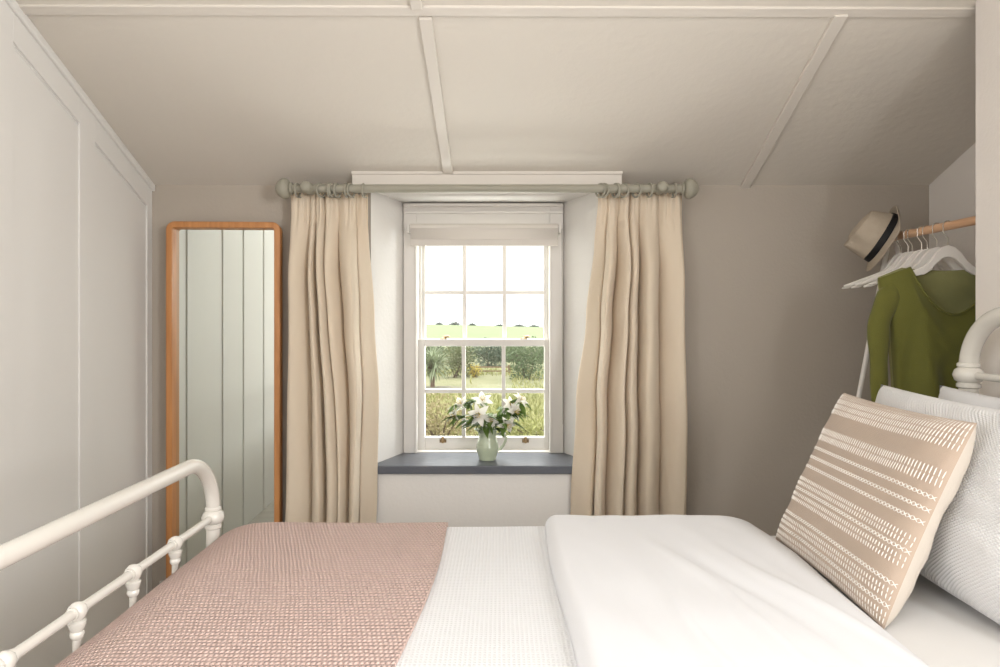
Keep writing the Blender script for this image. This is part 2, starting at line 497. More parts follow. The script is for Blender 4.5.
# timber lintel board over the window recess
bm = new_bm()
x0, x1 = (352 - 500) / F * 2.76, (622 - 500) / F * 2.76
prism(bm, [V((x0, 2.76, 1.786)), V((x0, 2.76, ceil_z(2.76))), V((x0, 2.852, ceil_z(2.852))), V((x0, 2.852, 1.797))],
      [V((x1, 2.76, 1.786)), V((x1, 2.76, ceil_z(2.76))), V((x1, 2.852, ceil_z(2.852))), V((x1, 2.852, 1.797))])
box(bm, x0 - 0.002, x1 + 0.002, 2.752, 2.765, ceil_z(2.76) - 0.009, ceil_z(2.76) + 0.003)
struct(mk('trim_6', bm, TRIMP, smooth=False, bevel=0.002))
bm = new_bm(); box(bm, -1.45, XR, YB - 0.016, YB, 0, 0.13)
struct(mk('baseboard_back', bm, WINW, smooth=False, bevel=0.004))
# slate window board
bm = new_bm()
yf = 2.832
extrude_poly(bm, [(RF[0] + 0.004, yf), (RF[1] - 0.004, yf), (RF[1] - 0.004, YB), (RB[1], YW), (RB[0], YW), (RF[0] + 0.004, YB)], SILL - 0.036, SILL)
o = struct(mk('window_sill', bm, SLATE, smooth=False, bevel=0.004))

# ------------------------------------------------------------------ sash window
def wx(px, d=YW): return (px - 500) / F * d


def wz(py, d=YW): return EYE - (py - 318) / F * d


win = bpy.data.objects.new('window_1', None); COL.objects.link(win); win.location = (-0.08, YW, SILL); struct(win)
bm = new_bm()
box(bm, RB[0] - 0.002, wx(417.3), 3.10, 3.27, SILL, ZS - 0.012)
box(bm, wx(549.5), RB[1] + 0.002, 3.10, 3.27, SILL, ZS - 0.012)
box(bm, wx(417.3), wx(549.5), 3.101, 3.27, wz(225), ZS - 0.012)
box(bm, wx(417), wx(550), 3.105, 3.29, SILL - 0.004, wz(450.5))
box(bm, RB[0], RB[1], 3.085, 3.11, wz(208), wz(204.6))           # header mouldings
box(bm, RB[0], RB[1], 3.09, 3.11, wz(214.5), wz(212.0))
box(bm, wx(415.2), wx(417.6), 3.092, 3.11, SILL, wz(225))
box(bm, wx(549.2), wx(551.6), 3.092, 3.11, SILL, wz(225))
box(bm, wx(417), wx(420), 3.195, 3.21, SILL, wz(225)); box(bm, wx(547), wx(550), 3.195, 3.21, SILL, wz(225))
mk('window_frame', bm, WINW, win, smooth=False, bevel=0.003)


def sash(name, d, xs, ys, ox, oy, horn=False):
    """d inner face depth; xs glass edges incl. bar centres (px); ys likewise; ox/oy outer px limits"""
    bm = new_bm(); dp = 0.036; s = YW
    X = lambda p: wx(p, d); Z = lambda p: wz(p, d)
    box(bm, X(ox[0]), X(xs[0]), d, d + dp, Z(oy[1]), Z(oy[0]))
    box(bm, X(xs[-1]), X(ox[1]), d, d + dp, Z(oy[1]), Z(oy[0]))
    box(bm, X(xs[0]), X(xs[-1]), d, d + dp, Z(ys[0]), Z(oy[0]))
    box(bm, X(xs[0]), X(xs[-1]), d, d + dp, Z(oy[1]), Z(ys[-1]))
    for p in xs[1:-1]: box(bm, X(p - 1.9), X(p + 1.9), d + 0.004, d + dp - 0.004, Z(ys[-1]), Z(ys[0]))
    for p in ys[1:-1]: box(bm, X(xs[0]), X(xs[-1]), d + 0.0045, d + dp - 0.0045, Z(p + 1.9), Z(p - 1.9))
    if horn:
        for p, q in ((ox[0], xs[0]), (xs[-1], ox[1])):
            a, b = X(p) + 0.001, X(q) - 0.001
            top = Z(oy[1]) + 0.002
            prism(bm, [V((a, d, top)), V((b, d, top)), V((b, d, top - 0.03)), V(((a + b) / 2, d, top - 0.05)), V((a, d, top - 0.05))],
                  [V((a, d + dp, top)), V((b, d + dp, top)), V((b, d + dp, top - 0.03)), V(((a + b) / 2, d + dp, top - 0.05)), V((a, d + dp, top - 0.05))])
    s_ = mk(name, bm, WINW, win, smooth=False, bevel=0.0025)
    for a, b in zip(xs, xs[1:]):
        for c, e in zip(ys, ys[1:]):
            g = new_bm(); box(g, X(a) - 0.002, X(b) + 0.002, d + 0.016, d + 0.02, Z(e) - 0.002, Z(c) + 0.002)
            mk('pane', g, GLASS, s_, smooth=False)
    return s_


up = sash('upper_sash', 3.212, (425.3, 464.6, 504.5, 543.8), (234, 292.5, 338.6), (419.5, 549.5), (226, 345))
lo = sash('lower_sash', 3.155, (424.8, 463.6, 503.6, 544.4), (346.2, 391.3, 437.2), (417.8, 549.8), (339.2, 451))
for p in (444, 524.5):
    d = 3.17; z = wz(339.2, 3.155)
    bm = new_bm()
    lathe(bm, [(0.013, 0), (0.014, 0.003), (0.009, 0.007), (0.006, 0.010)], (wx(p, d), d + 0.01, z), n=16)
    box(bm, wx(p, d) - 0.022, wx(p, d) + 0.012, d + 0.002, d + 0.018, z, z + 0.003)
    tube(bm, [(wx(p, d) - 0.006, d + 0.01, z + 0.009), (wx(p, d) + 0.018, d + 0.004, z + 0.012), (wx(p, d) + 0.026, d + 0.002, z + 0.010)], [0.004, 0.005, 0.0035], 8)
    mk('sash_fastener', bm, BRASS, lo)['label'] = 'small brass sash fastener'
for p in (443, 525.5):
    d = 3.155; x = wx(p, d); z = wz(440, d)
    bm = new_bm()
    box(bm, x - 0.016, x + 0.016, d - 0.003, d + 0.001, z - 0.012, z + 0.004)
    tube(bm, [(x, d - 0.002, z - 0.004), (x, d - 0.014, z - 0.006), (x, d - 0.019, z + 0.004), (x, d - 0.016, z + 0.018)], [0.007, 0.0075, 0.0075, 0.006], 10)
    tube(bm, [(x - 0.010, d - 0.003, z - 0.004), (x + 0.010, d - 0.003, z - 0.004)], 0.004, 8)
    mk('sash_lift', bm, BRASS, lo)['label'] = 'small brass hook sash lift'

# roller blind
bl = thing('roller_blind', (wx(483), 3.06, wz(229)), 'rolled-up off-white roller blind fitted across the top of the sash window', 'roller blind')
d = 3.06
X = lambda p: wx(p, d)
Z = lambda p: wz(p, d)
bm = new_bm(); tube(bm, [(X(410.5), d, Z(228.6)), (X(558), d, Z(228.6))], 0.0225, 24)
mk('fabric_roll', bm, BLINDM, bl)
bm = new_bm()
grid(bm, 2, 14, lambda u, v: V((lerp(X(411), X(557.5), u), d - 0.0225 + 0.004 * v, lerp(Z(228.6), Z(246), v))))
mk('blind_fabric', bm, BLINDM, bl, solid=0.002, flipfix=False)
bm = new_bm(); box(bm, X(411), X(557.5), d - 0.027, d - 0.015, Z(246.5), Z(240))
mk('hem_bar', bm, BLINDM, bl, bevel=0.003)
for p in (409, 560):
    bm = new_bm(); box(bm, X(p) - 0.006, X(p) + 0.004, d - 0.02, d + 0.04, Z(233), Z(224.5))
    tube(bm, [(X(p) - 0.008, d, Z(228.6)), (X(p) + 0.006, d, Z(228.6))], 0.017, 16)
    mk('bracket', bm, WINW, bl, bevel=0.002)
bm = new_bm()
for k in (0, 1):
    tube(bm, [(X(560.5) + 0.006, d + 0.012 * (k - 0.5) * 2 - 0.008, Z(229)), (X(560.5) + 0.008, d + 0.01 * (k - 0.5) * 2 - 0.008, Z(350)), (X(560.8) + 0.008, d - 0.008, Z(424))], 0.0012, 6)
mk('pull_chain', bm, mat('chain_grey', (0.35, 0.33, 0.3), 0.5), bl)

# ------------------------------------------------------------------ curtain pole and curtains
YPO, ZPO = 2.70, 1.774
pole = thing('curtain_pole', ((290 - 500) / F * YPO, YPO, ZPO), 'grey-green painted wooden curtain pole with ribbed ball finials above the window', 'curtain pole')
bm = new_bm(); tube(bm, [((289 - 500) / F * YPO, YPO, ZPO), ((691 - 500) / F * YPO, YPO, ZPO)], 0.0168, 20)
mk('pole_rod', bm, POLEM, pole)
for p, sgn in ((291.5, -1), (682.5, 1)):
    bm = new_bm()
    lathe(bm, [(0.020, -0.006), (0.024, -0.004), (0.024, 0.003), (0.019, 0.006), (0.030, 0.008), (0.0385, 0.014), (0.0415, 0.022), (0.041, 0.0225), (0.0425, 0.026), (0.042, 0.031), (0.040, 0.037), (0.039, 0.0372), (0.035, 0.045),
               (0.028, 0.053), (0.019, 0.060), (0.009, 0.065), (0.002, 0.066)], ((p - 500) / F * YPO, YPO, ZPO), (sgn, 0, 0), 32)
    mk('finial', bm, POLEM, pole)
for p in (308.5, 660.5):
    x = (p - 500) / F * YPO
    bm = new_bm()
    lathe(bm, [(0.030, 0.0), (0.030, 0.012), (0.014, 0.020), (0.012, 0.08), (0.018, 0.10), (0.0235, 0.128), (0.0235, 0.170), (0.019, 0.176), (0.021, 0.182), (0.0225, 0.188), (0.019, 0.196), (0.010, 0.201), (0.001, 0.202)], (x, YB, ZPO + 0.001), (0, -1, 0), 24)
    mk('pole_bracket', bm, POLEM, pole)


def curtain(label, lo_keys, hi_keys, val_top, val_bot, amps, rings, inner):
    """lo/hi_keys: (v, x px) of the two edges; val: valley positions 0..1 between folds; inner: +1 window edge at u=1, -1 at u=0"""
    zt, zb = 1.764, 0.02
    y0 = 2.772
    base = V(((lo_keys[0][1] + hi_keys[0][1]) / 2, y0, zb)); base.x = (base.x - 500) / F * YPO
    root = thing('curtain', base, label, 'curtain')
    sd = random.random() * 50

    def f(u, v):
        xa = (keyed(lo_keys, v) - 500) / F * (y0 + (0.045 if inner < 0 else 0)); xb = (keyed(hi_keys, v) - 500) / F * (y0 + (0.045 if inner > 0 else 0))
        k = sstep(0.0, 0.8, v)
        vs = [0.0] + [lerp(a, b, k) + 0.008 * noise.noise(V((a * 9, v * 3, sd))) for a, b in zip(val_top, val_bot)] + [1.0]
        i = 0
        while i < len(vs) - 2 and u > vs[i + 1]: i += 1
        a, b = vs[i], vs[i + 1]
        s = max(-1, min(1, (2 * u - a - b) / (b - a)))
        pk = 0.5 * math.sin(i * 2.3 + sd * 0.7)
        r_ = (pk - s) / (pk + 1) if s < pk else (s - pk) / (1 - pk)
        bump = max(0, 1 - r_ ** 2.3) ** 0.8
        skew = 0.18 * math.sin(i * 2.4 + sd)
        ramp = 1.8 * lerp(0.28, 1.0, sstep(0.03, 0.22, v))
        dep = amps[i] * bump * ramp * (1 + 0.15 * noise.noise(V((i * 3.1, v * 2.2, sd))))
        head = 1 - sstep(0.045, 0.10, v)
        dep += head * 0.0065 * (noise.noise(V((u * 24, v * 8, sd + 9))) * 1.6 + 0.5 * math.sin(u * 2 * PI * 13 + 4 * noise.noise(V((u * 5, 0, sd)))))
        dep += 0.006 * noise.noise(V((u * 9, v * 5, sd))) * (1 - head)
        gather = math.exp(-((v - 0.055) / 0.014) ** 2)
        dep -= gather * 0.004 * (1 + noise.noise(V((u * 20, 0, sd + 7))))
        e = u if inner > 0 else 1 - u
        back = 0.055 * sstep(0.82, 0.97, e) * sstep(0.05, 0.2, v)
        x = lerp(xa, xb, u) + skew * bump * 0.05 * ramp * (1 if 0 < i < len(vs) - 2 else 0) * 0.5 + 0.003 * noise.noise(V((u * 6, v * 4, sd + 3)))
        z = lerp(zt, zb, v) + head * 0.004 * math.sin(u * 2 * PI * 21)
        return V((x, y0 - dep + back, z))

    bm = new_bm()
    grid(bm, 300, 90, f, uv=lambda u, v: (u * 0.9, v * 1.73))
    mk('curtain_fabric', bm, CURT, root, solid=0.003, flipfix=False, angle=180)
    for px in rings:
        x = (px - 500) / F * YPO
        yaw = random.uniform(-0.35, 0.35) + (-0.35 if px > 500 else 0.35)
        rr = 0.0262
        pts = [(x + rr * math.sin(a) * math.sin(yaw), YPO + rr * math.sin(a) * math.cos(yaw), ZPO - 0.0072 + rr * math.cos(a)) for a in [2 * PI * k / 28 for k in range(28)]]
        bm = new_bm(); tube(bm, pts, 0.0042, 8, closed=True)
        tube(bm, [(x, YPO, ZPO - 0.0335), (x, YPO + 0.03, ZPO - 0.030), (x, y0 - 0.008, ZPO - 0.024)], 0.0022, 8)
        mk('ring', bm, POLEM, root)
    return root


curtain('cream linen pencil-pleat curtain left of the window, beside the wooden-framed mirror',
        [(0, 291.5), (0.25, 291), (0.6, 289), (1, 284)], [(0, 370), (0.12, 370), (0.3, 374), (0.48, 378.5), (0.7, 376.5), (1, 372)],
        [0.25, 0.33, 0.45, 0.62, 0.86], [0.30, 0.47, 0.63, 0.73, 0.83], [0.045, 0.05, 0.06, 0.05, 0.06, 0.012],
        (297.5, 321, 329.5, 333, 337, 346.5, 351, 363.5), 1)
curtain('cream linen pencil-pleat curtain right of the window, beside the clothes rail corner',
        [(0, 597), (0.12, 594), (0.3, 586), (0.5, 576.5), (0.75, 571), (1, 569)], [(0, 681.5), (0.25, 683), (0.55, 685.5), (1, 683)],
        [0.12, 0.24, 0.36, 0.49, 0.72], [0.19, 0.285, 0.42, 0.575, 0.77], [0.018, 0.055, 0.06, 0.06, 0.055, 0.045],
        (600.5, 604, 615.5, 618, 624, 636.5, 649.5, 674.5), -1)

# ------------------------------------------------------------------ mirror
MD = 2.775
MYAW = 3.0
MX0, MX1 = (166.5 - 500) / F * MD, (279.0 - 500) / F * MD
MZ1 = EYE + 96.5 / F * MD
mir = thing('standing_mirror', ((MX0 + MX1) / 2, 2.80, 0), 'tall wooden-framed mirror standing against the wall left of the curtains', 'mirror')


def rrect(x0, x1, z0, z1, r, n=8):
    pts = []
    for cx, cz, a0 in ((x1 - r, z1 - r, 0), (x0 + r, z1 - r, 90), (x0 + r, z0 + r, 180), (x1 - r, z0 + r, 270)):
        for k in range(n + 1):
            a = R(a0 + 90 * k / n); pts.append((cx + r * math.cos(a), cz + r * math.sin(a)))
    return pts


fw = 0.026
bm = new_bm()
lay = [(MD + 0.05, 0.004), (MD + 0.004, 0), (MD + 0.001, 0.002), (MD, 0.005), (MD, fw - 0.003), (MD + 0.003, fw), (MD + 0.04, fw + 0.003), (MD + 0.05, fw + 0.003)]
rings = []
for (y, ins) in lay:
    pts = rrect(MX0 + ins, MX1 - ins, 0.0 + ins, MZ1 - ins, max(0.004, 0.036 - ins))
    rings.append([bm.verts.new((x, y, z)) for x, z in pts])
rings.append(rings[0])
for A, B in zip(rings, rings[1:]):
    n_ = len(A)
    for k in range(n_): bm.faces.new((A[k], A[(k + 1) % n_], B[(k + 1) % n_], B[k]))
mfr = mk('mirror_frame', bm, OAK, mir)
bm = new_bm(); box(bm, MX0 + 0.02, MX1 - 0.02, MD + 0.037, MD + 0.045, 0.02, MZ1 - 0.02)
mgl = mk('mirror_glass', bm, MIRRORM, mir, smooth=False)
mir.rotation_euler[2] = R(MYAW)

# ------------------------------------------------------------------ bed
BX0, BX1, BY0, BY1 = -0.796, 1.30, 0.47, 1.85
bed = thing('bed_frame', (0.25, 1.16, 0), 'cream enamelled iron bedstead with curved footboard and headboard', 'bed')


def hoop(x, zr, rb, r):
    pts = [(x, BY1, 0.0), (x, BY1, zr - rb)]
    for k in range(1, 13):
        a = R(90 * k / 12); pts.append((x, BY1 - rb + rb * math.cos(a), zr - rb + rb * math.sin(a)))
    for k in range(0, 13):
        a = R(90 * k / 12); pts.append((x, BY0 + rb - rb * math.sin(a), zr - rb + rb * math.cos(a)))
    pts.append((x, BY0, 0.0))
    bm = new_bm(); tube(bm, pts, r, 24)
    return bm


def casting(bm, x, y, z, r, s):
    lathe(bm, [(r, -0.034 * s), (r + 0.005 * s, -0.030 * s), (r + 0.005 * s, -0.022 * s), (r + 0.001, -0.019 * s), (r + 0.009 * s, -0.013 * s), (r + 0.0135 * s, 0), (r + 0.009 * s, 0.013 * s),
               (r + 0.001, 0.019 * s), (r + 0.004 * s, 0.022 * s), (r + 0.004 * s, 0.028 * s), (r, 0.032 * s)], (x, y, z), (0, 0, 1), 28)


mk('footboard_hoop', hoop(BX0, 0.868, 0.150, 0.0185), CREAMM, bed)
mk('headboard_hoop', hoop(BX1, 1.258, 0.15, 0.0235), CREAMM, bed)
for x, z, r, s, nm in ((BX0, 0.698, 0.0178, 0.95, 'footboard'), (BX1, 1.092, 0.0235, 1.1, 'headboard')):
    for y in (BY0, BY1):
        bm = new_bm(); casting(bm, x, y, z, r, s); mk('collar', bm, CREAMM, bed)
    bm = new_bm(); tube(bm, [(x, BY0, z), (x, BY1, z)], 0.0098, 16); mk(nm + '_rail', bm, CREAMM, bed)
    bm = new_bm(); tube(bm, [(x, BY0, 0.33), (x, BY1, 0.33)], 0.0098, 16); mk(nm + '_rail', bm, CREAMM, bed)
    ys = (1.634, 1.447, 1.255, 1.07, 0.88, 0.69)
    for y in ys:
        bm = new_bm(); tube(bm, [(x, y, 0.33), (x, y, z)], 0.0078, 14)
        sp = mk('spindle', bm, CREAMM, bed)
        bm = new_bm()
        lathe(bm, [(0.0082, -0.052), (0.0125, -0.046), (0.0125, -0.040), (0.0105, -0.037), (0.0135, -0.030), (0.0155, -0.024), (0.0155, -0.019), (0.0105, -0.016), (0.0155, -0.009), (0.0178, 0.0), (0.0155, 0.009), (0.008, 0.0155), (0.001, 0.0175)],
              (x, y, z), (0, 0, 1), 20)
        tube(bm, [(x, y - 0.017, z), (x, y + 0.017, z)], 0.0125, 14)
        mk('spindle_cap', bm, CREAMM, sp)
for y in (BY0 + 0.02, BY1 - 0.02):
    bm = new_bm(); box(bm, BX0, BX1, y - 0.015, y + 0.015, 0.27, 0.33); mk('side_rail', bm, CREAMM, bed, bevel=0.003)

ZM = 0.652
bm = new_bm(); box(bm, -0.735, 1.265, 0.455, 1.872, 0.335, ZM)
mt = mk('mattress', bm, SHEETM, bevel=0.045, loc=(0.265, 1.16, 0.335))
tag(mt, 'thick mattress under a smooth off-white fitted sheet on the iron bed', 'mattress')


def dr(s, s0, s1, rx, rz):
    """arc-length coordinate s -> (coordinate, drop) over an edge at s0 and s1 (None = no edge)"""
    q = rx * PI / 2
    if s1 is not None and s > s1 - rx:
        t = s - (s1 - rx)
        if t < q: a = t / rx; return s1 - rx + rx * math.sin(a), rz * (1 - math.cos(a))
        return s1, rz + t - q
    if s0 is not None and s < s0 + rx:
        t = (s0 + rx) - s
        if t < q: a = t / rx; return s0 + rx - rx * math.sin(a), rz * (1 - math.cos(a))
        return s0, rz + t - q
    return s, 0.0


def cover(name, label, cat, m, zt, xs, x0, ys, y0, y1, rxx, rzx, ry, th, wr, nu, nv, edge=None, solid_off=-1):
    sd = random.random() * 40

    def f(u, v):
        s, t = lerp(xs[0], xs[1], u), lerp(ys[0], ys[1], v)
        if edge: s += edge(u, t)
        x, dx = dr(s, x0, None, rxx, rzx)
        y, dy = dr(t, y0, y1, ry, ry)
        dz = max(dx, dy) + 0.35 * min(dx, dy)
        w = wr * (noise.noise(V((s * 3, t * 3, sd))) + 0.4 * noise.noise(V((s * 8, t * 8, sd + 5))))
        z = zt - dz + w * (1 if dz < 0.02 else 0.6)
        if dy > ry: y += (0.012 if y > 1 else -0.012) * math.sin(s * 17 + sd) * min(1, (dy - ry) * 6)
        # the corner is rounded in plan
        if dx > 0 and dy > 0:
            y -= (0.5 if y > 1 else -0.5) * min(dx, 0.05)
        return V((x, y, z))
    bm = new_bm()
    grid(bm, nu, nv, f, uv=lambda u, v: (lerp(xs[0], xs[1], u), lerp(ys[0], ys[1], v)))
    o = mk(name, bm, m, flipfix=False, angle=180, loc=(lerp(xs[0], xs[1], 0.5), 1.16, 0.4))
    s = o.modifiers.new('solid', 'SOLIDIFY'); s.thickness = th; s.offset = solid_off
    return tag(o, label, cat)


cover('bedspread', 'white waffle-textured bedspread lying between the pink throw and folded duvet', 'bedspread', QUILT, 0.663, (-1.0, 0.30), -0.760,
      (0.20, 2.14), 0.443, 1.885, 0.14, 0.05, 0.035, -0.006, 0.0022, 110, 160)
cover('throw_blanket', 'dusty pink knitted throw spread over the foot of the bed', 'blanket', THROW, 0.669, (-1.03, -0.162), -0.779,
      (0.16, 2.18), 0.430, 1.898, 0.145, 0.050, 0.038, -0.009, 0.0025, 120, 220,
      edge=lambda u, t: (0.012 * math.sin(t * 5.0 + 0.5) - 0.03 * (1.87 - t) / 0.8 + 0.02) * u)


def duvet():
    zt = 0.697

    def f(u, v):
        t = lerp(0.20, 2.14, v)
        y, dy = dr(t, 0.425, 1.893, 0.05, 0.045)
        xl = 0.127 + 0.006 * math.sin(t * 7)
        xr = 0.735 - 0.03 * sstep(1.6, 1.9, y) + 0.012 * math.sin(t * 4)
        x = lerp(xl, xr, u)
        z = zt
        el = (x - xl) / 0.028
        if el < 1: z -= 0.034 * (1 - math.sqrt(max(0, 1 - (1 - el) ** 2)))
        er = (xr - x) / 0.12
        if er < 1: z -= 0.056 * (1 - math.sqrt(max(0, 1 - (1 - er) ** 2)))
        m = min(1, max(0, el - 0.5) * 0.5) * min(1, er * 1.2)
        # long soft creases running down towards the near side
        for (cx, ang, w, h, a0, a1) in ((0.40, 0.20, 0.020, 0.008, 1.0, 1.75), (0.47, 0.26, 0.024, -0.009, 0.6, 1.72), (0.545, 0.30, 0.020, 0.009, 0.6, 1.70),
                                       (0.33, 0.06, 0.016, 0.006, 0.6, 1.5), (0.62, 0.26, 0.030, -0.005, 0.6, 1.65), (0.25, 0.10, 0.03, -0.005, 0.7, 1.6)):
            c = cx + (1.5 - y) * ang + 0.012 * math.sin(y * 9 + cx * 20)
            z += h * m * math.exp(-((x - c) / w) ** 2) * sstep(a0 - 0.2, a0, y) * (1 - sstep(a1 - 0.35, a1, y))
        z += m * (0.004 * noise.noise(V((x * 7 + y * 1.5, y * 3, 2))) + 0.0025 * noise.noise(V((x * 16 + y * 4, y * 7, 9))))
        z -= dy
        if dy > 0.06: y += 0.014 * math.sin(x * 15) * (1 if y > 1 else -1)
        return V((x, y, z))
    bm = new_bm(); grid(bm, 150, 200, f, uv=lambda u, v: (u, v * 2))
    o = mk('duvet', bm, COTTON, flipfix=False, angle=180, loc=(0.43, 1.16, 0.66))
    s = o.modifiers.new('solid', 'SOLIDIFY'); s.thickness = 0.006; s.offset = 1
    return tag(o, 'smooth white folded-back duvet across the middle of the bed, beside the cushion', 'duvet')


duvet()


def pillow_surface(O, U, Vv, T, pinch=0.06, seed=0, wr=0.006, power=2.6):
    """O centre; U, Vv half-axes; T thickness half-vector -> functions front(u,v), back(u,v) on [-1,1]^2"""
    def edge_pull(a, b): return 1 - pinch * (1 - abs(b) ** 2.0)

    def g(a, b, side):
        pa = a * edge_pull(a, b); pb = b * edge_pull(b, a)
        t = (max(0, 1 - abs(a) ** power) * max(0, 1 - abs(b) ** power)) ** 0.52
        w = wr * noise.noise(V((a * 2.2 + seed, b * 2.2, side * 3.3))) + 0.5 * wr * noise.noise(V((a * 5, b * 5 + seed, side)))
        return O + U * pa + Vv * pb + T * (side * (t + w / max(1e-6, T.length) * min(1, t * 2)))
    return g


def pillow(name, label, cat, C, U, Vv, T, m, seed, **k):
    g = pillow_surface(C, U, Vv, T, seed=seed, **k)
    bm = new_bm(); N = 48
    for sd in (1, -1):
        grid(bm, N, N, lambda a, b: g(2 * a - 1, 2 * b - 1, sd), uv=lambda a, b: (a * U.length * 2, b * Vv.length * 2))
    bmesh.ops.remove_doubles(bm, verts=bm.verts, dist=0.0004)
    return tag(mk(name, bm, m, angle=180, loc=C), label, cat)


# white bed pillows standing against the headboard, the front one first
pb0, pb1 = V((0.985, 1.83, 0.645)), V((0.985, 1.13, 0.645))
pt0, pt1 = V((1.085, 1.85, 1.055)), V((1.085, 1.12, 1.055))
C = (pb0 + pb1 + pt0 + pt1) / 4 + V((-0.032, 0, 0.012)); U = ((pb1 - pb0) + (pt1 - pt0)) / 4; Vv = ((pt0 - pb0) + (pt1 - pb1)) / 4
T = U.cross(Vv).normalized() * 0.085
pillow('pillow', 'white dimpled cotton pillow leaning directly behind the beige cushion', 'pillow', C, U, Vv, T, PILLOWM, 3.0, pinch=0.05, wr=0.010)
C2 = C + V((0.187, 0.02, -0.010)); T2 = T * 0.8
pillow('pillow', 'plain white pillow at the back, propped against the iron headboard', 'pillow', C2, U * 0.97, V((0.03, 0, 0.212)), T2, COTTON, 8.0, pinch=0.05, wr=0.010)

# beige cushion with rows of white stitching
cb0, cb1 = V((0.742, 1.80, 0.663)), V((0.718, 1.238, 0.655))     # bottom far, bottom near
ct0, ct1 = V((0.920, 1.775, 1.045)), V((0.932, 1.315, 1.050))
C = (cb0 + cb1 + ct0 + ct1) / 4; U = ((cb1 - cb0) + (ct1 - ct0)) / 4; Vv = ((ct0 - cb0) + (ct1 - cb1)) / 4
T = Vv.cross(U).normalized() * 0.060
if T.x > 0: T = -T
cus = thing('cushion', (C.x, C.y, 0.663), 'square beige cushion with rows of white embroidered stitches propped on the bed', 'cushion')

g = pillow_surface(C, U, Vv, T, pinch=0.035, seed=5, wr=0.007, power=4.5)
FS = 0.68          # the face is flatter than the back
# even spacing along the curved face, from seam to seam
_as = [-1 + 2 * i / 400 for i in range(401)]
_len = [0.0]
for p_, q_ in zip(_as, _as[1:]): _len.append(_len[-1] + (g(q_, 0.3, FS) - g(p_, 0.3, FS)).length)


def tail(x):
    want = (x * 0.985 + 1) / 2 * _len[-1]
    lo_, hi_ = 0, 400
    while hi_ - lo_ > 1:
        m_ = (lo_ + hi_) // 2
        if _len[m_] <= want: lo_ = m_
        else: hi_ = m_
    return lerp(_as[lo_], _as[hi_], (want - _len[lo_]) / max(1e-9, _len[hi_] - _len[lo_]))


bm = new_bm(); grid(bm, 72, 72, lambda a, b: g(tail(2 * a - 1) if 0 < a < 1 else 2 * a - 1, tail(2 * b - 1) if 0 < b < 1 else 2 * b - 1, FS), uv=lambda a, b: (a * 0.5, b * 0.45))
mk('front_cover', bm, LINEN, cus, angle=180)
bm = new_bm(); grid(bm, 72, 72, lambda a, b: g(tail(2 * a - 1) if 0 < a < 1 else 2 * a - 1, tail(2 * b - 1) if 0 < b < 1 else 2 * b - 1, -1.12), uv=lambda a, b: (a * 0.5, b * 0.45))
mk('back_cover', bm, CREAMC, cus, angle=180)['label'] = 'plain cream back cover'
bm = new_bm()


def stitch(a0, b0, a1, b1, w=0.0012, h=0.0015):
    p, q = g(a0, b0, FS), g(a1, b1, FS); t = q - p
    if t.length < 1e-5: return
    n = T.normalized(); sd2 = t.normalized().cross(n).normalized() * w
    p0 = bm.verts.new(p); q0 = bm.verts.new(q)
    rows = []
    for k in (0.22, 0.78):
        m = p + t * k
        rows.append([bm.verts.new(m + sd2), bm.verts.new(m + n * h), bm.verts.new(m - sd2)])
    A, B = rows
    bm.faces.new((p0, A[0], A[1])); bm.faces.new((p0, A[1], A[2])); bm.faces.new((q0, B[1], B[0])); bm.faces.new((q0, B[2], B[1]))
    bm.faces.new((A[0], B[0], B[1], A[1])); bm.faces.new((A[1], B[1], B[2], A[2]))


def band(v0, v1, n):
    for i in range(n):
        a = tail(-1 + 2 * (i + 0.5) / n)
        b0, b1 = 1 - 2 * v0, 1 - 2 * v1
        stitch(a, b0, a + 0.004 * random.uniform(-1, 1), b1)


def xrow(v, n, hh=0.011):
    for i in range(n):
        a0 = tail(-1 + 2 * i / n); a1 = tail(-1 + 2 * (i + 1) / n)
        b0, b1 = 1 - 2 * (v - hh), 1 - 2 * (v + hh)
        stitch(a0, b0, a1, b1); stitch(a0, b1, a1, b0)


for k in range(4): band(0.010 + 0.036 * k, 0.047 + 0.036 * k, 60)
band(0.250, 0.293, 60); band(0.292, 0.336, 60)
xrow(0.385, 46); xrow(0.445, 46); xrow(0.505, 46)
band(0.575, 0.600, 60); band(0.603, 0.630, 60); xrow(0.650, 46); band(0.672, 0.698, 60); band(0.703, 0.728, 60)
xrow(0.805, 46); band(0.828, 0.852, 60); band(0.856, 0.880, 60); xrow(0.902, 46); band(0.925, 0.950, 60); band(0.954, 0.980, 60)
mk('embroidery', bm, THREAD, cus, smooth=False)['label'] = 'white embroidered stitches'

# ------------------------------------------------------------------ clothes rail, hangers, sweater, hat
RX, RZ = 1.49, 1.556
RY0, RY1 = 1.953, 2.545
rail = thing('clothes_rail', (RX, 2.27, 0), 'white metal clothes rail with wooden rod in the alcove at the right', 'clothes rail')
bm = new_bm(); tube(bm, [(RX, RY0, RZ), (RX, RY1, RZ)], 0.0142, 20)
mk('rod', bm, RODW, rail)['label'] = 'pale wooden hanging rod'
y = RY1 - 0.012
for q in (-1, 1):
    bm = new_bm(); tube(bm, [(RX + q * 0.012, y, RZ - 0.004), (RX + q * 0.145, y, 0.86), (RX + q * (0.305), y, 0.0)], 0.0085, 14)
    mk('leg', bm, WHITEM, rail)
bm = new_bm(); tube(bm, [(RX - 0.245, y, 0.32), (RX + 0.245, y, 0.32)], 0.0075, 12)
mk('crossbar', bm, WHITEM, rail)
bm = new_bm(); lathe(bm, [(0.03, 0), (0.03, 0.006), (0.019, 0.008), (0.019, 0.03), (0.0145, 0.03)], (RX, YP + 0.0005, RZ), (0, 1, 0), 20)
mk('wall_flange', bm, WHITEM, rail)

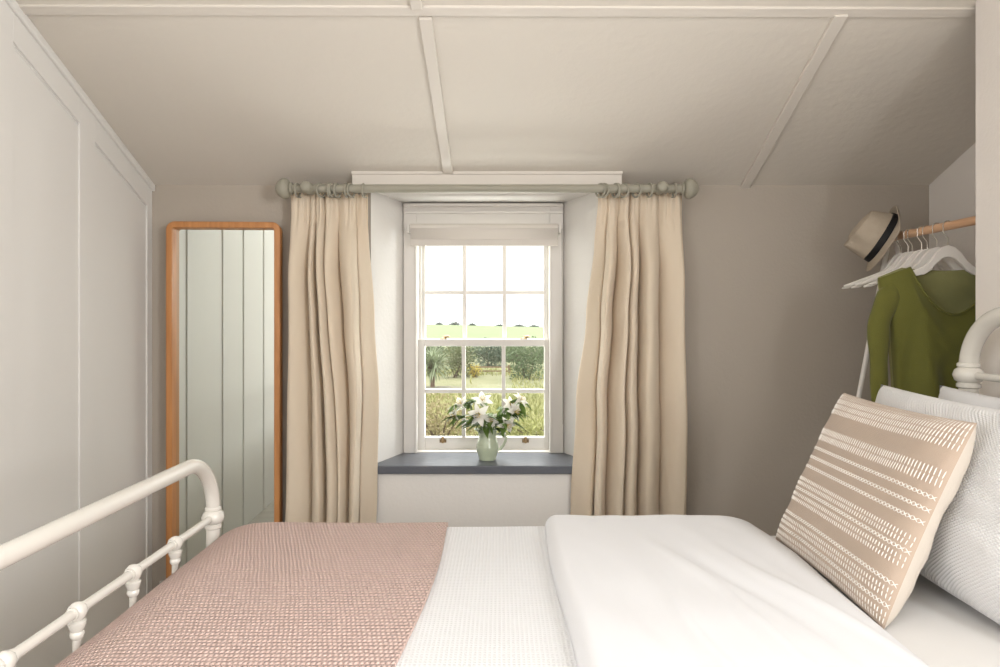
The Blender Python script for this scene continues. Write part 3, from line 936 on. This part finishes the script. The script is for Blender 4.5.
hooks = [(897.5, 'farthest, next to the hat'), (905, 'second from the hat'), (908.5, 'third from the hat'), (918.5, 'fourth from the hat'),
         (923.5, 'fifth from the hat'), (933.5, 'sixth from the hat, just behind the sweater'), (944, 'nearest, holding the green sweater')]


def hdrop(a):
    return 0.127 * (0.42 * sstep(0.02, 0.36, a) + 0.58 * max(0, (a - 0.18) / 0.82))


def make_hanger(y, label):
    h = thing('coat_hanger', (RX, y, RZ), label, 'coat hanger', 'white hangers on the clothes rail')
    zc = RZ - 0.064          # top of the wooden arch
    hw = 0.225
    top, bot = [], []
    N = 22
    for i in range(N + 1):
        s = -1 + 2 * i / N; a = abs(s)
        zt_ = zc - hdrop(a)
        th = lerp(0.040, 0.012, sstep(0.0, 0.8, a)) * (1 if a < 0.93 else lerp(1, 0.45, (a - 0.93) / 0.07))
        top.append((s * hw, zt_)); bot.append((s * hw, zt_ - th))
    bm = new_bm()
    A, B, Cc, D = [], [], [], []
    for (x, z), (x2, z2) in zip(top, bot):
        a = abs(x) / hw; hy = lerp(0.0065, 0.009, sstep(0.5, 0.95, a)); bow = 0.0
        A.append(bm.verts.new((RX + x, y - hy + bow, z))); B.append(bm.verts.new((RX + x, y + hy + bow, z)))
        Cc.append(bm.verts.new((RX + x2, y + hy + bow, z2))); D.append(bm.verts.new((RX + x2, y - hy + bow, z2)))
    for i in range(N):
        for p, q in ((A, B), (B, Cc), (Cc, D), (D, A)):
            bm.faces.new((p[i], p[i + 1], q[i + 1], q[i]))
    bm.faces.new((A[0], B[0], Cc[0], D[0])); bm.faces.new((D[-1], Cc[-1], B[-1], A[-1]))
    mk('hanger_body', bm, WHITEM, h, bevel=0.003)
    bm = new_bm()
    rl = 0.0168
    pts = [(RX, y, zc - 0.005), (RX, y, zc + 0.020), (RX - 0.003, y, zc + 0.027), (RX - 0.016, y, zc + 0.044)]
    for k in range(0, 11):
        a = R(205 - 205 * k / 10); pts.append((RX + rl * math.cos(a), y, RZ + 0.0005 + rl * math.sin(a)))
    pts = [V(p) for p in pts]
    tube(bm, pts, 0.0019, 8)
    mk('hook', bm, CHROME, h)['label'] = 'chrome wire hook'
    return h


for i, (px, where) in enumerate(hooks):
    yh = RX * F / (px - 500) - 0.02
    lab = 'white wooden coat hanger on the rod, ' + where
    if i == 0:
        h0 = make_hanger(yh, lab); y00 = yh
    else:
        h = copy_thing(h0, (RX, yh, RZ)); h['label'] = lab
    h_ = h0 if i == 0 else h
    h_.rotation_euler[2] = R((3.5, -2, 2.5, -3, 1.5, -1, 0)[i])
    h_.rotation_euler[1] = R((-0.6, 1.3, -0.8, 1.6, -0.8, 1.0, 0)[i])
YS = yh

# sweater on the nearest hanger
sw = thing('sweater', (RX, YS, RZ), 'olive green scoop-neck knitted sweater hanging on the nearest white hanger', 'sweater')
zsh = RZ - 0.064
NH = 0.142


def top_front(x):
    a = abs(x)
    base = zsh - hdrop(min(1.05, a / 0.225)) + 0.021
    if a < NH:
        nb = zsh - hdrop(NH / 0.225) + 0.021
        return nb - 0.155 * max(0, 1 - (a / NH) ** 2)
    return base


def top_back(x):
    a = abs(x)
    if a < NH:
        nb = zsh - hdrop(NH / 0.225) + 0.021
        return nb - 0.010 * (1 - (a / NH) ** 2)
    return top_front(x)


def torso(u, v):
    a = 2 * PI * u
    c, s = math.cos(a), math.sin(a)
    hw = 0.232
    c2 = math.copysign(abs(c) ** 0.8, c)
    x0 = hw * c2
    zt_ = top_back(x0) if s > 0 else top_front(x0)
    z = lerp(zt_, 0.90, v)
    k = sstep(0, 0.35, v)
    w = lerp(1.0, 0.80, k) + 0.03 * math.sin(v * 5)
    dep = lerp(0.024, 0.045, sstep(0, 0.25, v))
    fold = 0.013 * math.sin(x0 * 46 + 2.2 * noise.noise(V((x0 * 4, v * 2, 1)))) * sstep(0.25, 0.7, v) + 0.006 * noise.noise(V((x0 * 14, v * 6, s)))
    y = YS + (dep + fold) * (abs(s) ** 0.6) * (1 if s > 0 else -1)
    y += -0.004
    return V((RX + x0 * w, y, z))


bm = new_bm(); grid(bm, 120, 60, torso, closed=True)
for f_ in bm.faces:
    if f_.calc_center_median().y > YS - 0.004: f_.material_index = 1
mk('sweater_body', bm, [KNIT, KNITB], sw, solid=0.003, angle=180)
bm = new_bm()
pts = []
for i in range(41):
    x = -NH + 2 * NH * i / 40
    pts.append((RX + x, YS - 0.024 - 0.008 * math.sqrt(max(0, 1 - (x / NH) ** 2)), top_front(x) - 0.002))
tube(bm, pts, 0.0038, 8)
mk('neckband', bm, KNIT, sw)
for s in (-1, 1):
    bm = new_bm()
    ctr, rad = [], []
    z_s = top_front(0.21) - 0.022
    for i in range(31):
        t = i / 30
        x = s * (0.192 + 0.048 * sstep(0, 0.35, t) + 0.012 * t); z = lerp(z_s, 0.92, t); y = YS - 0.012 - 0.03 * t
        ctr.append(V((RX + x, y, z))); rad.append(lerp(0.040, 0.026, sstep(0.0, 0.9, t)) * (0.5 + 0.5 * sstep(0, 0.12, t)) * (1 + 0.06 * math.sin(t * 19)))
    tube(bm, ctr, rad, 20, sq=0.62)
    mk('sleeve', bm, KNIT, sw)

# trilby hat hooked over the far end of the rod
ax = V((-0.83, 0.24, 0.49)).normalized()
lg = V((0.435, -0.245, 0.866)); lg = (lg - ax * lg.dot(ax)).normalized()      # back of hat up-right, front low-left
sd_ = ax.cross(lg).normalized()
HO = P(884.0, 239.0, 2.52)
hat = thing('hat', HO, 'straw-coloured trilby hat with black band hung on the end of the rod', 'hat')


def HP(l_, s_, a_): return HO + lg * l_ + sd_ * s_ + ax * a_


LB, SB, HH = 0.098, 0.082, 0.106


def crown(u, v):
    a = 2 * PI * u; c, s = math.cos(a), math.sin(a)
    if v < 0.62:
        k = v / 0.62
        tl = lerp(1.0, 0.80, k ** 1.3); ts = lerp(1.0, 0.74, k ** 1.3)
        h = HH * 0.93 * k
        pin = 0.034 * math.exp(-((c + 0.72) / 0.25) ** 2) * k ** 1.5 * abs(s) ** 0.5
        return HP(LB * tl * c + (-0.006 * k), (SB * ts - pin) * s, h + 0.010 * k * c * -1)
    k = (v - 0.62) / 0.38
    r = math.cos(k * PI / 2) ** 0.8
    l_ = LB * 0.80 * r * c; s_ = SB * 0.74 * r * s
    pin = 0.034 * math.exp(-((c + 0.72) / 0.25) ** 2) * abs(s) ** 0.5 * r
    s_ -= math.copysign(pin, s) if abs(s_) > pin else s_
    h = HH * 0.93 + HH * 0.09 * math.sin(k * PI / 2) - 0.010 * c * r
    h -= 0.034 * math.exp(-(s_ / 0.020) ** 2) * sstep(0.0, 0.5, k) * (1 - 0.5 * sstep(0.2, 0.9, max(0, l_ / LB)))
    return HP(l_ - 0.006, s_, h)


bm = new_bm(); grid(bm, 72, 48, crown, closed=True)
mk('crown', bm, HATM, hat, angle=180, solid=0.002)


def brim(u, v):
    a = 2 * PI * u; c, s = math.cos(a), math.sin(a)
    w = 0.034
    l_ = (LB + w * v) * c; s_ = (SB + w * v) * s
    upb = 0.030 * sstep(0.2, 1.0, c) * v ** 1.5
    dn = -0.014 * (1 - sstep(0.2, 1.0, c)) * v
    return HP(l_ * (1 - 0.06 * sstep(0.2, 1, c) * v), s_, upb + dn + 0.001)


bm = new_bm(); grid(bm, 72, 10, brim, closed=True)
mk('brim', bm, HATM, hat, angle=180, solid=0.003)


def ribbon(u, v):
    a = 2 * PI * u; c, s = math.cos(a), math.sin(a); k = 0.24 * v
    tl = lerp(1.0, 0.80, k ** 1.3) + 0.018; ts = lerp(1.0, 0.74, k ** 1.3) + 0.022
    return HP(LB * tl * c, SB * ts * s, 0.002 + HH * 0.93 * k)


bm = new_bm(); grid(bm, 72, 6, ribbon, closed=True)
mk('hat_band', bm, BLACKR, hat, angle=180, solid=0.001)['label'] = 'black ribbon band'

# ------------------------------------------------------------------ jug of lilies
JD = 2.955
JC = V(((487.5 - 500) / F * JD, JD, SILL))
jug = thing('jug', JC, 'small pale green glazed jug standing on the slate window sill', 'jug')
bm = new_bm()
prof = [(0.030, 0), (0.036, 0.001), (0.0385, 0.006), (0.0385, 0.010), (0.042, 0.022), (0.0475, 0.040), (0.0495, 0.053), (0.0480, 0.066), (0.0475, 0.067), (0.0478, 0.069), (0.0435, 0.082), (0.039, 0.096), (0.0378, 0.108),
        (0.039, 0.120), (0.0385, 0.121), (0.0392, 0.123), (0.0425, 0.134), (0.0435, 0.137), (0.0420, 0.138), (0.039, 0.132), (0.035, 0.115), (0.034, 0.100), (0.040, 0.08), (0.043, 0.05), (0.038, 0.02), (0.020, 0.012)]
lathe(bm, prof, JC, n=40)
for v in bm.verts:      # pouring lip at the left
    d_ = v.co - JC
    if d_.z > 0.115 and d_.x < 0:
        v.co.x -= 0.012 * sstep(0.115, 0.138, d_.z) * max(0, (-d_.x / 0.04)) ** 4
mk('jug_body', bm, JUGM, jug)
bm = new_bm()
hp = [(0.040, 0.046), (0.056, 0.050), (0.070, 0.066), (0.079, 0.085), (0.082, 0.098), (0.078, 0.108), (0.066, 0.114), (0.052, 0.114), (0.040, 0.116)]
tube(bm, [JC + V((x, -0.006 - 0.1 * x, z)) for x, z in hp], [0.0065, 0.0065, 0.006, 0.0058, 0.0058, 0.006, 0.0062, 0.0065, 0.007], 12)
mk('jug_handle', bm, JUGM, jug)


def blade(bm, base, d, up, L, w, droop, fold=0.25, n=9, tw=0.0):
    """a pointed leaf or petal from base along d, drooping away from up"""
    d = V(d).normalized(); side = d.cross(V(up))
    if side.length < 1e-3: side = d.cross(V((1, 0.2, 0)))
    side.normalize(); nrm = side.cross(d).normalized()
    rows = []
    for i in range(n + 1):
        t = i / n
        c = V(base) + d * (L * (t - 0.15 * droop * t * t)) - nrm * (droop * L * t * t * 0.6)
        ww = w * (math.sin(PI * min(1, 0.06 + t * 0.94) ** 0.85) ** 0.9) * 0.5 + 0.0004
        sd2 = (side * math.cos(tw * t) + nrm * math.sin(tw * t))
        rows.append((bm.verts.new(c - sd2 * ww + nrm * fold * ww), bm.verts.new(c), bm.verts.new(c + sd2 * ww + nrm * fold * ww)))
    for a, b in zip(rows, rows[1:]):
        bm.faces.new((a[0], a[1], b[1], b[0])); bm.faces.new((a[1], a[2], b[2], b[1]))


mouth = JC + V((0, 0, 0.134))
# (px, py) of each bloom, nearness to the viewer, look direction, size, where it stands in the bunch
blooms = [(478, 415, -0.070, (-0.25, -0.95, 0.05), 0.050, 'open lily stem facing the room at the front of the jug'),
          (482.5, 398, -0.010, (0.05, -0.7, 0.65), 0.046, 'open lily stem at the top middle of the jug, tallest of the bunch'),
          (452, 416, 0.000, (-0.85, -0.5, 0.0), 0.043, 'lily stem leaning out farthest left of the jug'),
          (459, 402, 0.020, (-0.55, -0.6, 0.5), 0.040, 'lily stem behind the far left bloom, raised higher'),
          (511.5, 403, 0.000, (0.25, -0.7, 0.6), 0.044, 'upright lily stem right of centre, above the jug handle'),
          (523, 398, 0.020, (0.6, -0.5, 0.6), 0.040, 'tall lily stem at the upper right of the bunch'),
          (517.5, 412, -0.020, (0.7, -0.7, 0.1), 0.045, 'lily stem leaning right below the tall right bloom'),
          (509, 426, -0.060, (0.45, -0.8, -0.2), 0.043, 'low lily stem drooping over the jug handle'),
          (491, 420, -0.050, (0.1, -0.9, 0.3), 0.036, 'short half-open lily stem low in the middle of the jug')]
for bi, (px, py, dd, look, L, where) in enumerate(blooms):
    random.seed(100 + bi)
    tip = P(px, py, JD + dd)
    look = V(look).normalized()
    bpos = tip - look * L * 0.55
    inn = mouth + V(((tip.x - mouth.x) * 0.22, dd * 0.25 + 0.004 * ((bi % 3) - 1), -0.004))
    inn.x = max(mouth.x - 0.022, min(mouth.x + 0.022, inn.x))
    foot = JC + V((-(inn.x - JC.x) * 0.5, -0.003 + 0.003 * (bi % 3), 0.028))
    mid = inn.lerp(bpos, 0.55) + V((0, 0, 0.018))
    st = thing('lily_stem', foot, 'white ' + where, 'flower', 'white lilies in the green jug')
    pts = []
    ctrl = [foot, inn, mid, bpos - look * 0.012, bpos]
    for i in range(len(ctrl) - 1):
        for k in range(5): pts.append(ctrl[i].lerp(ctrl[i + 1], k / 5))
    pts.append(bpos)
    for _ in range(2):
        pts = [pts[0]] + [(pts[i - 1] + pts[i] * 2 + pts[i + 1]) / 4 for i in range(1, len(pts) - 1)] + [pts[-1]]
    bm = new_bm(); tube(bm, pts, [0.0022] * len(pts), 7); mk('stem', bm, STEMM, st)
    # bloom: six recurved petals
    ref = V((0, 0, 1)) if abs(look.z) < 0.8 else V((1, 0, 0))
    u = (ref - look * ref.dot(look)).normalized(); w = look.cross(u)
    bm = new_bm(); a0 = random.random() * 2
    for k in range(6):
        a = a0 + 2 * PI * k / 6; rad = u * math.cos(a) + w * math.sin(a)
        d_ = (look * random.uniform(0.45, 0.75) + rad * 0.78 + w * random.uniform(-0.15, 0.15)).normalized()
        blade(bm, bpos + look * 0.004 * (k % 2), d_, look, L * random.uniform(0.98, 1.2), L * (0.62 if k % 2 else 0.46), random.uniform(0.5, 1.15), fold=0.18, n=9)
    fl = mk('bloom', bm, PETAL, st, flipfix=False, angle=180)
    fl['label'] = 'white six-petalled bloom'
    bm = new_bm()
    for k in range(6):
        a = a0 + 0.5 + 2 * PI * k / 6; rad = u * math.cos(a) + w * math.sin(a)
        e = bpos + look * L * 0.62 + rad * L * 0.22
        tube(bm, [bpos, bpos.lerp(e, 0.6) + look * 0.003, e], [0.0007, 0.0006, 0.0006], 5)
        tube(bm, [e - w * 0.0035, e + w * 0.0035], 0.0012, 5)
    mk('stamens', bm, ANTHER, fl)
    # leaves up the stem
    nl = 9
    for k in range(nl):
        t = 0.33 + 0.60 * (k + random.random() * 0.6) / nl
        b = pts[min(len(pts) - 2, int(t * (len(pts) - 1)))]
        ang = random.random() * 2 * PI
        out = V((math.cos(ang) * 1.2 + (tip.x - mouth.x) * 8, math.sin(ang) * 0.5 - 0.30, random.uniform(-0.45, 0.55)))
        bm = new_bm(); blade(bm, b, out, V((0, 0, 1)), random.uniform(0.06, 0.10), random.uniform(0.022, 0.034), random.uniform(0.3, 0.9), fold=0.3, n=8, tw=random.uniform(-0.6, 0.6))
        mk('leaf', bm, LEAFM, st, flipfix=False, angle=180)
random.seed(11)

# ------------------------------------------------------------------ garden and hill outside the window
GRASSM = mat('meadow_grass', (0.12, 0.135, 0.055), 0.9, (0.235, 0.215, 0.125), 0.7, 0.4, 6)
HILLM = mat('pasture', (0.165, 0.21, 0.095), 0.9, (0.195, 0.235, 0.115), 0.05)
GRAVEL = mat('gravel', (0.22, 0.20, 0.16), 0.95, (0.13, 0.125, 0.085), 1.2, 0.4, 30)


def terr(x, y):
    z = GZ + 0.05 * noise.noise(V((x * 0.3, y * 0.3, 0)))
    if y > 70:
        crest = EYE - (8 + 0.022 * (x / 180 * F - 0)) / F * 185
        z = lerp(GZ, crest, sstep(60, 195, y) ** 0.9) if y <= 185 else crest - (y - 185) * 0.06
    return z


bm = new_bm()
grid(bm, 60, 40, lambda u, v: (lambda x, y: V((x, y, terr(x, y) - 0.02)))(lerp(-22, 22, u), lerp(3.9, 72, v)))
o = struct(mk('ground', bm, GRASSM, flipfix=False)); o['category'] = 'ground'; o['label'] = 'rough green garden ground outside the window'
bm = new_bm()
grid(bm, 40, 44, lambda u, v: (lambda x, y: V((x, y, terr(x, y))))(lerp(-110, 110, u), lerp(70, 240, v)))
o = struct(mk('hill', bm, HILLM, flipfix=False)); o['category'] = 'hill'; o['label'] = 'pale green pasture hill on the skyline outside the window'
bm = new_bm()
pg = [on_ground(p, q, GZ + 0.05) for p, q in ((418, 394), (418, 386.5), (452, 386), (466, 387.5), (470, 391))]
prism(bm, pg, [p - V((0, 0, 0.2)) for p in pg])
o = struct(mk('path', bm, GRAVEL, smooth=False)); o['category'] = 'path'; o['label'] = 'pale gravel path beside the spiky palm'


def shrub(label, px, base_py, w, h, dep, col, col2, nleaf, lsz, group='shrubs in the garden', name='shrub', seed=0):
    rnd = random.Random(seed)
    b = on_ground(px, base_py)
    root = thing(name, b, label, 'shrub', group)
    mname = 'leaf_%d' % seed
    hazed = lambda c: tuple(min(0.8, 1.55 * k + 0.025) for k in c)  # haze put into the leaf colour: lifted and greyed
    m = mat(mname, hazed(col), 0.7, hazed(col2), 1.6, transl=0.2)
    bm = new_bm()
    lobes = [(rnd.uniform(-0.55, 0.55) * w / 2, rnd.uniform(-0.5, 0.5) * dep / 2, rnd.uniform(0.12, 0.72) * h, rnd.uniform(0.32, 0.5)) for _ in range(12)] + [(0, 0, h * 0.55, 0.6)]
    for i in range(nleaf):
        lx, ly, lz, lr = rnd.choice(lobes)
        d = V((rnd.gauss(0, 1), rnd.gauss(0, 1), rnd.gauss(0, 1))).normalized() * (rnd.random() ** 0.35)
        p = b + V((lx + d.x * lr * w * 0.62, ly + d.y * lr * dep * 0.62, max(0.04, min(h, lz + d.z * lr * h * 0.85))))
        dr_ = V((d.x + rnd.gauss(0, 0.5), d.y + rnd.gauss(0, 0.5), d.z + rnd.gauss(0.3, 0.5))).normalized()
        s = dr_.cross(V((rnd.gauss(0, 1), rnd.gauss(0, 1), rnd.gauss(0, 1)))).normalized()
        L = lsz * rnd.uniform(0.6, 1.3)
        q = [p, p + dr_ * L * 0.5 + s * L * 0.28, p + dr_ * L, p + dr_ * L * 0.5 - s * L * 0.28]
        bm.faces.new([bm.verts.new(x) for x in q])
    mk('foliage', bm, m, root, smooth=False, flipfix=False)
    bm = new_bm()
    for k in range(5):
        e = b + V((rnd.uniform(-0.3, 0.3) * w, rnd.uniform(-0.3, 0.3) * dep, h * 0.6))
        tube(bm, [b + V((0.05 * (k - 2), 0, -0.05)), b.lerp(e, 0.5) + V((0, 0, 0.1)), e], [0.03, 0.02, 0.01], 6)
    mk('branches', bm, mat('bark', (0.11, 0.08, 0.055), 0.9), root)
    return root


DG, DG2 = (0.045, 0.068, 0.030), (0.085, 0.115, 0.050)
shrub('broad dark evergreen bush in the garden seen right of the gate', 527, 379, 2.3, 2.05, 1.8, (0.050, 0.080, 0.032), (0.10, 0.135, 0.060), 2600, 0.13, seed=1)
shrub('dark bushy shrub between the spiky palm and the yellow flowers', 455, 377, 2.0, 1.75, 1.6, (0.060, 0.075, 0.030), (0.12, 0.125, 0.055), 2000, 0.12, seed=2)
shrub('tall blue-green bush growing behind the middle of the gate', 489, 366, 3.0, 1.7, 1.8, (0.040, 0.062, 0.040), (0.080, 0.105, 0.070), 2200, 0.15, seed=3)
shrub('dark bush behind the spiky palm at the left of the window', 428, 364, 3.0, 1.5, 1.8, DG, DG2, 1800, 0.15, seed=4)
shrub('distant hedge bush behind the broad bush at the right', 548, 361, 3.0, 1.45, 1.8, (0.050, 0.070, 0.040), (0.10, 0.120, 0.070), 1800, 0.16, seed=5)
shrub('distant hedge bush between the gate and the left shrub', 465, 361, 2.8, 1.25, 1.8, DG, DG2, 1500, 0.16, seed=6)
shrub('distant hedge bush just right of the gate', 512, 361, 2.8, 1.25, 1.8, DG, DG2, 1500, 0.16, seed=7)
shrub('pale dried hydrangea-like bush below the window at lower left', 441, 450, 2.1, 1.35, 1.2, (0.17, 0.145, 0.070), (0.27, 0.22, 0.125), 2600, 0.085, seed=8)
shrub('low yellow-green shrub at the lower right of the window', 531, 446, 1.6, 0.75, 1.1, (0.15, 0.16, 0.045), (0.25, 0.235, 0.085), 1800, 0.075, seed=9)
yf_ = shrub('small clump of bright yellow flowers beside the path', 475, 377, 0.7, 0.65, 0.6, (0.14, 0.13, 0.03), (0.48, 0.33, 0.03), 260, 0.10, seed=10, name='flowering_shrub')
for k, (px, w, h) in enumerate(((455, 2.4, 0.85), (439, 1.2, 0.6), (472, 1.4, 0.6), (500, 2.0, 0.5), (519, 2.2, 0.55), (534, 1.6, 0.5))):
    x = (px - 500) / F * 183
    rnd = random.Random(60 + k)
    b = V((x, 183, terr(x, 183) - 0.1))
    t = thing('hilltop_tree', b, 'tiny dark tree clump on the hill skyline, ' + ('second from the left', 'leftmost', 'third from the left', 'near the middle', 'second from the right', 'rightmost')[k], 'tree', 'trees on the hill skyline')
    bm = new_bm()
    for i in range(420):
        a = rnd.gauss(0, 0.33); p = b + V((a * w, rnd.gauss(0, 0.6), rnd.random() ** 0.7 * h * (1 - abs(a) * 0.8 + 0.25 * math.sin(a * 17))))
        s = rnd.uniform(0.08, 0.2); d = V((rnd.gauss(0, 1), rnd.gauss(0, 1), rnd.gauss(0, 1))).normalized() * s; e = d.cross(V((0.3, 1, 0.2))).normalized() * s
        bm.faces.new([bm.verts.new(q) for q in (p, p + d, p + d + e, p + e)])
    mk('crown', bm, mat('far_tree', (0.11, 0.13, 0.12), 0.9), t, smooth=False, flipfix=False)
    bm = new_bm()
    for j in range(3): tube(bm, [b + V(((j - 1) * 0.05, 0, -0.1)), b + V(((j - 1) * w * 0.12, 0, h * 0.5))], 0.06, 6)
    mk('trunk', bm, mat('bark', (0.11, 0.08, 0.055), 0.9), t)

# spiky cabbage palm
b = on_ground(432.5, 388)
cp = thing('cabbage_palm', b, 'spiky-leaved cabbage palm in the garden at the left of the window', 'palm tree')
bm = new_bm(); tube(bm, [b, b + V((0.02, 0, 0.5)), b + V((0, 0, 1.0))], [0.10, 0.08, 0.07], 10)
for k in range(3): tube(bm, [b + V((0, 0, 0.5)), b + V((0.16 * (k - 1), 0.1 * (k % 2), 0.95 + 0.1 * (k % 2)))], [0.08, 0.06], 8)
mk('trunk', bm, mat('palm_bark', (0.15, 0.11, 0.08), 0.9), cp)
bm = new_bm()
for k in range(190):
    h = b + V((0.25 * random.uniform(-1, 1), 0.25 * random.uniform(-1, 1), 0.85 + 0.35 * random.random()))
    th = random.random() * 2 * PI; el = random.uniform(-0.75, 1.3)
    blade(bm, h, V((math.cos(th) * math.cos(el), math.sin(th) * math.cos(el), math.sin(el))), V((0, 0, 1)), random.uniform(0.7, 1.05), 0.06, random.uniform(0.2, 0.8), fold=0.2, n=5)
mk('foliage', bm, mat('palm_leaf', (0.20, 0.24, 0.14), 0.5, (0.30, 0.34, 0.21), 3, transl=0.2), cp, smooth=False, flipfix=False)

# timber gate at the end of the path
gb = on_ground(490, 374)
gt = thing('garden_gate', gb, 'low brown timber gate between the garden bushes', 'gate')
GW = mat('gate_wood', (0.16, 0.105, 0.065), 0.8, (0.22, 0.15, 0.09), 4)
for x in (-1.05, 1.05):
    bm = new_bm(); box(bm, gb.x + x - 0.07, gb.x + x + 0.07, gb.y - 0.07, gb.y + 0.07, gb.z - 0.1, gb.z + 0.50); mk('gate_post', bm, GW, gt, smooth=False, bevel=0.02)
for z in (0.16, 0.38):
    bm = new_bm(); box(bm, gb.x - 1.0, gb.x + 1.0, gb.y - 0.03, gb.y + 0.03, gb.z + z - 0.035, gb.z + z + 0.035); mk('gate_rail', bm, GW, gt, smooth=False)
# overhead line between two posts that stand outside the view of the window
a, c = P(380, 288, 60), P(640, 313.5, 60)
wr = thing('overhead_wire', (a.x, a.y, GZ), 'thin overhead wire crossing the white sky beyond the window', 'wire')
bm = new_bm()
tube(bm, [a.lerp(c, t / 16) - V((0, 0, 0.9 * (1 - (2 * t / 16 - 1) ** 2) * 0.3)) for t in range(17)], 0.018, 6)
mk('wire', bm, mat('wire', (0.3, 0.3, 0.32), 0.7), wr)
for p in (a, c):
    bm = new_bm(); tube(bm, [(p.x, p.y, GZ - 0.1), (p.x, p.y, p.z + 0.25)], [0.11, 0.08], 12)
    tube(bm, [(p.x, p.y - 0.4, p.z - 0.05), (p.x, p.y + 0.4, p.z - 0.05)], 0.05, 8)
    mk('wire_pole', bm, GW, wr)

# long grass
bm = new_bm(); rnd = random.Random(5)
for i in range(9000):
    y = rnd.uniform(15.5, 40) if i % 3 else rnd.uniform(15.5, 26)
    px = rnd.uniform(405, 560); x = (px - 500) / F * y
    q = 318 + (EYE - GZ) * F / y
    if 376 < q < 395 and (px < 470 or 472 < px < 512): continue
    p = V((x, y, GZ - 0.02)); h = rnd.uniform(0.12, 0.34) * (1.2 if y < 27 else 0.8); th = rnd.random() * 2 * PI
    d = V((math.cos(th), math.sin(th), 0)); s = V((-d.y, d.x, 0)) * rnd.uniform(0.012, 0.03)
    c1 = p + V((0, 0, h * 0.6)) + d * h * 0.15; c2 = p + V((0, 0, h)) + d * h * 0.5
    v0, v1, v2, v3, v4 = (bm.verts.new(k) for k in (p - s, p + s, c1 + s * 0.8, c1 - s * 0.8, c2))
    bm.faces.new((v0, v1, v2, v3)); bm.faces.new((v3, v2, v4))
o = mk('grass', bm, mat('grass_blade', (0.24, 0.26, 0.085), 0.7, (0.44, 0.40, 0.20), 1.2, transl=0.25), smooth=False, flipfix=False, loc=(0, 20, GZ))
tag(o, 'long yellowing green grass growing in the garden', 'grass', kind='stuff')
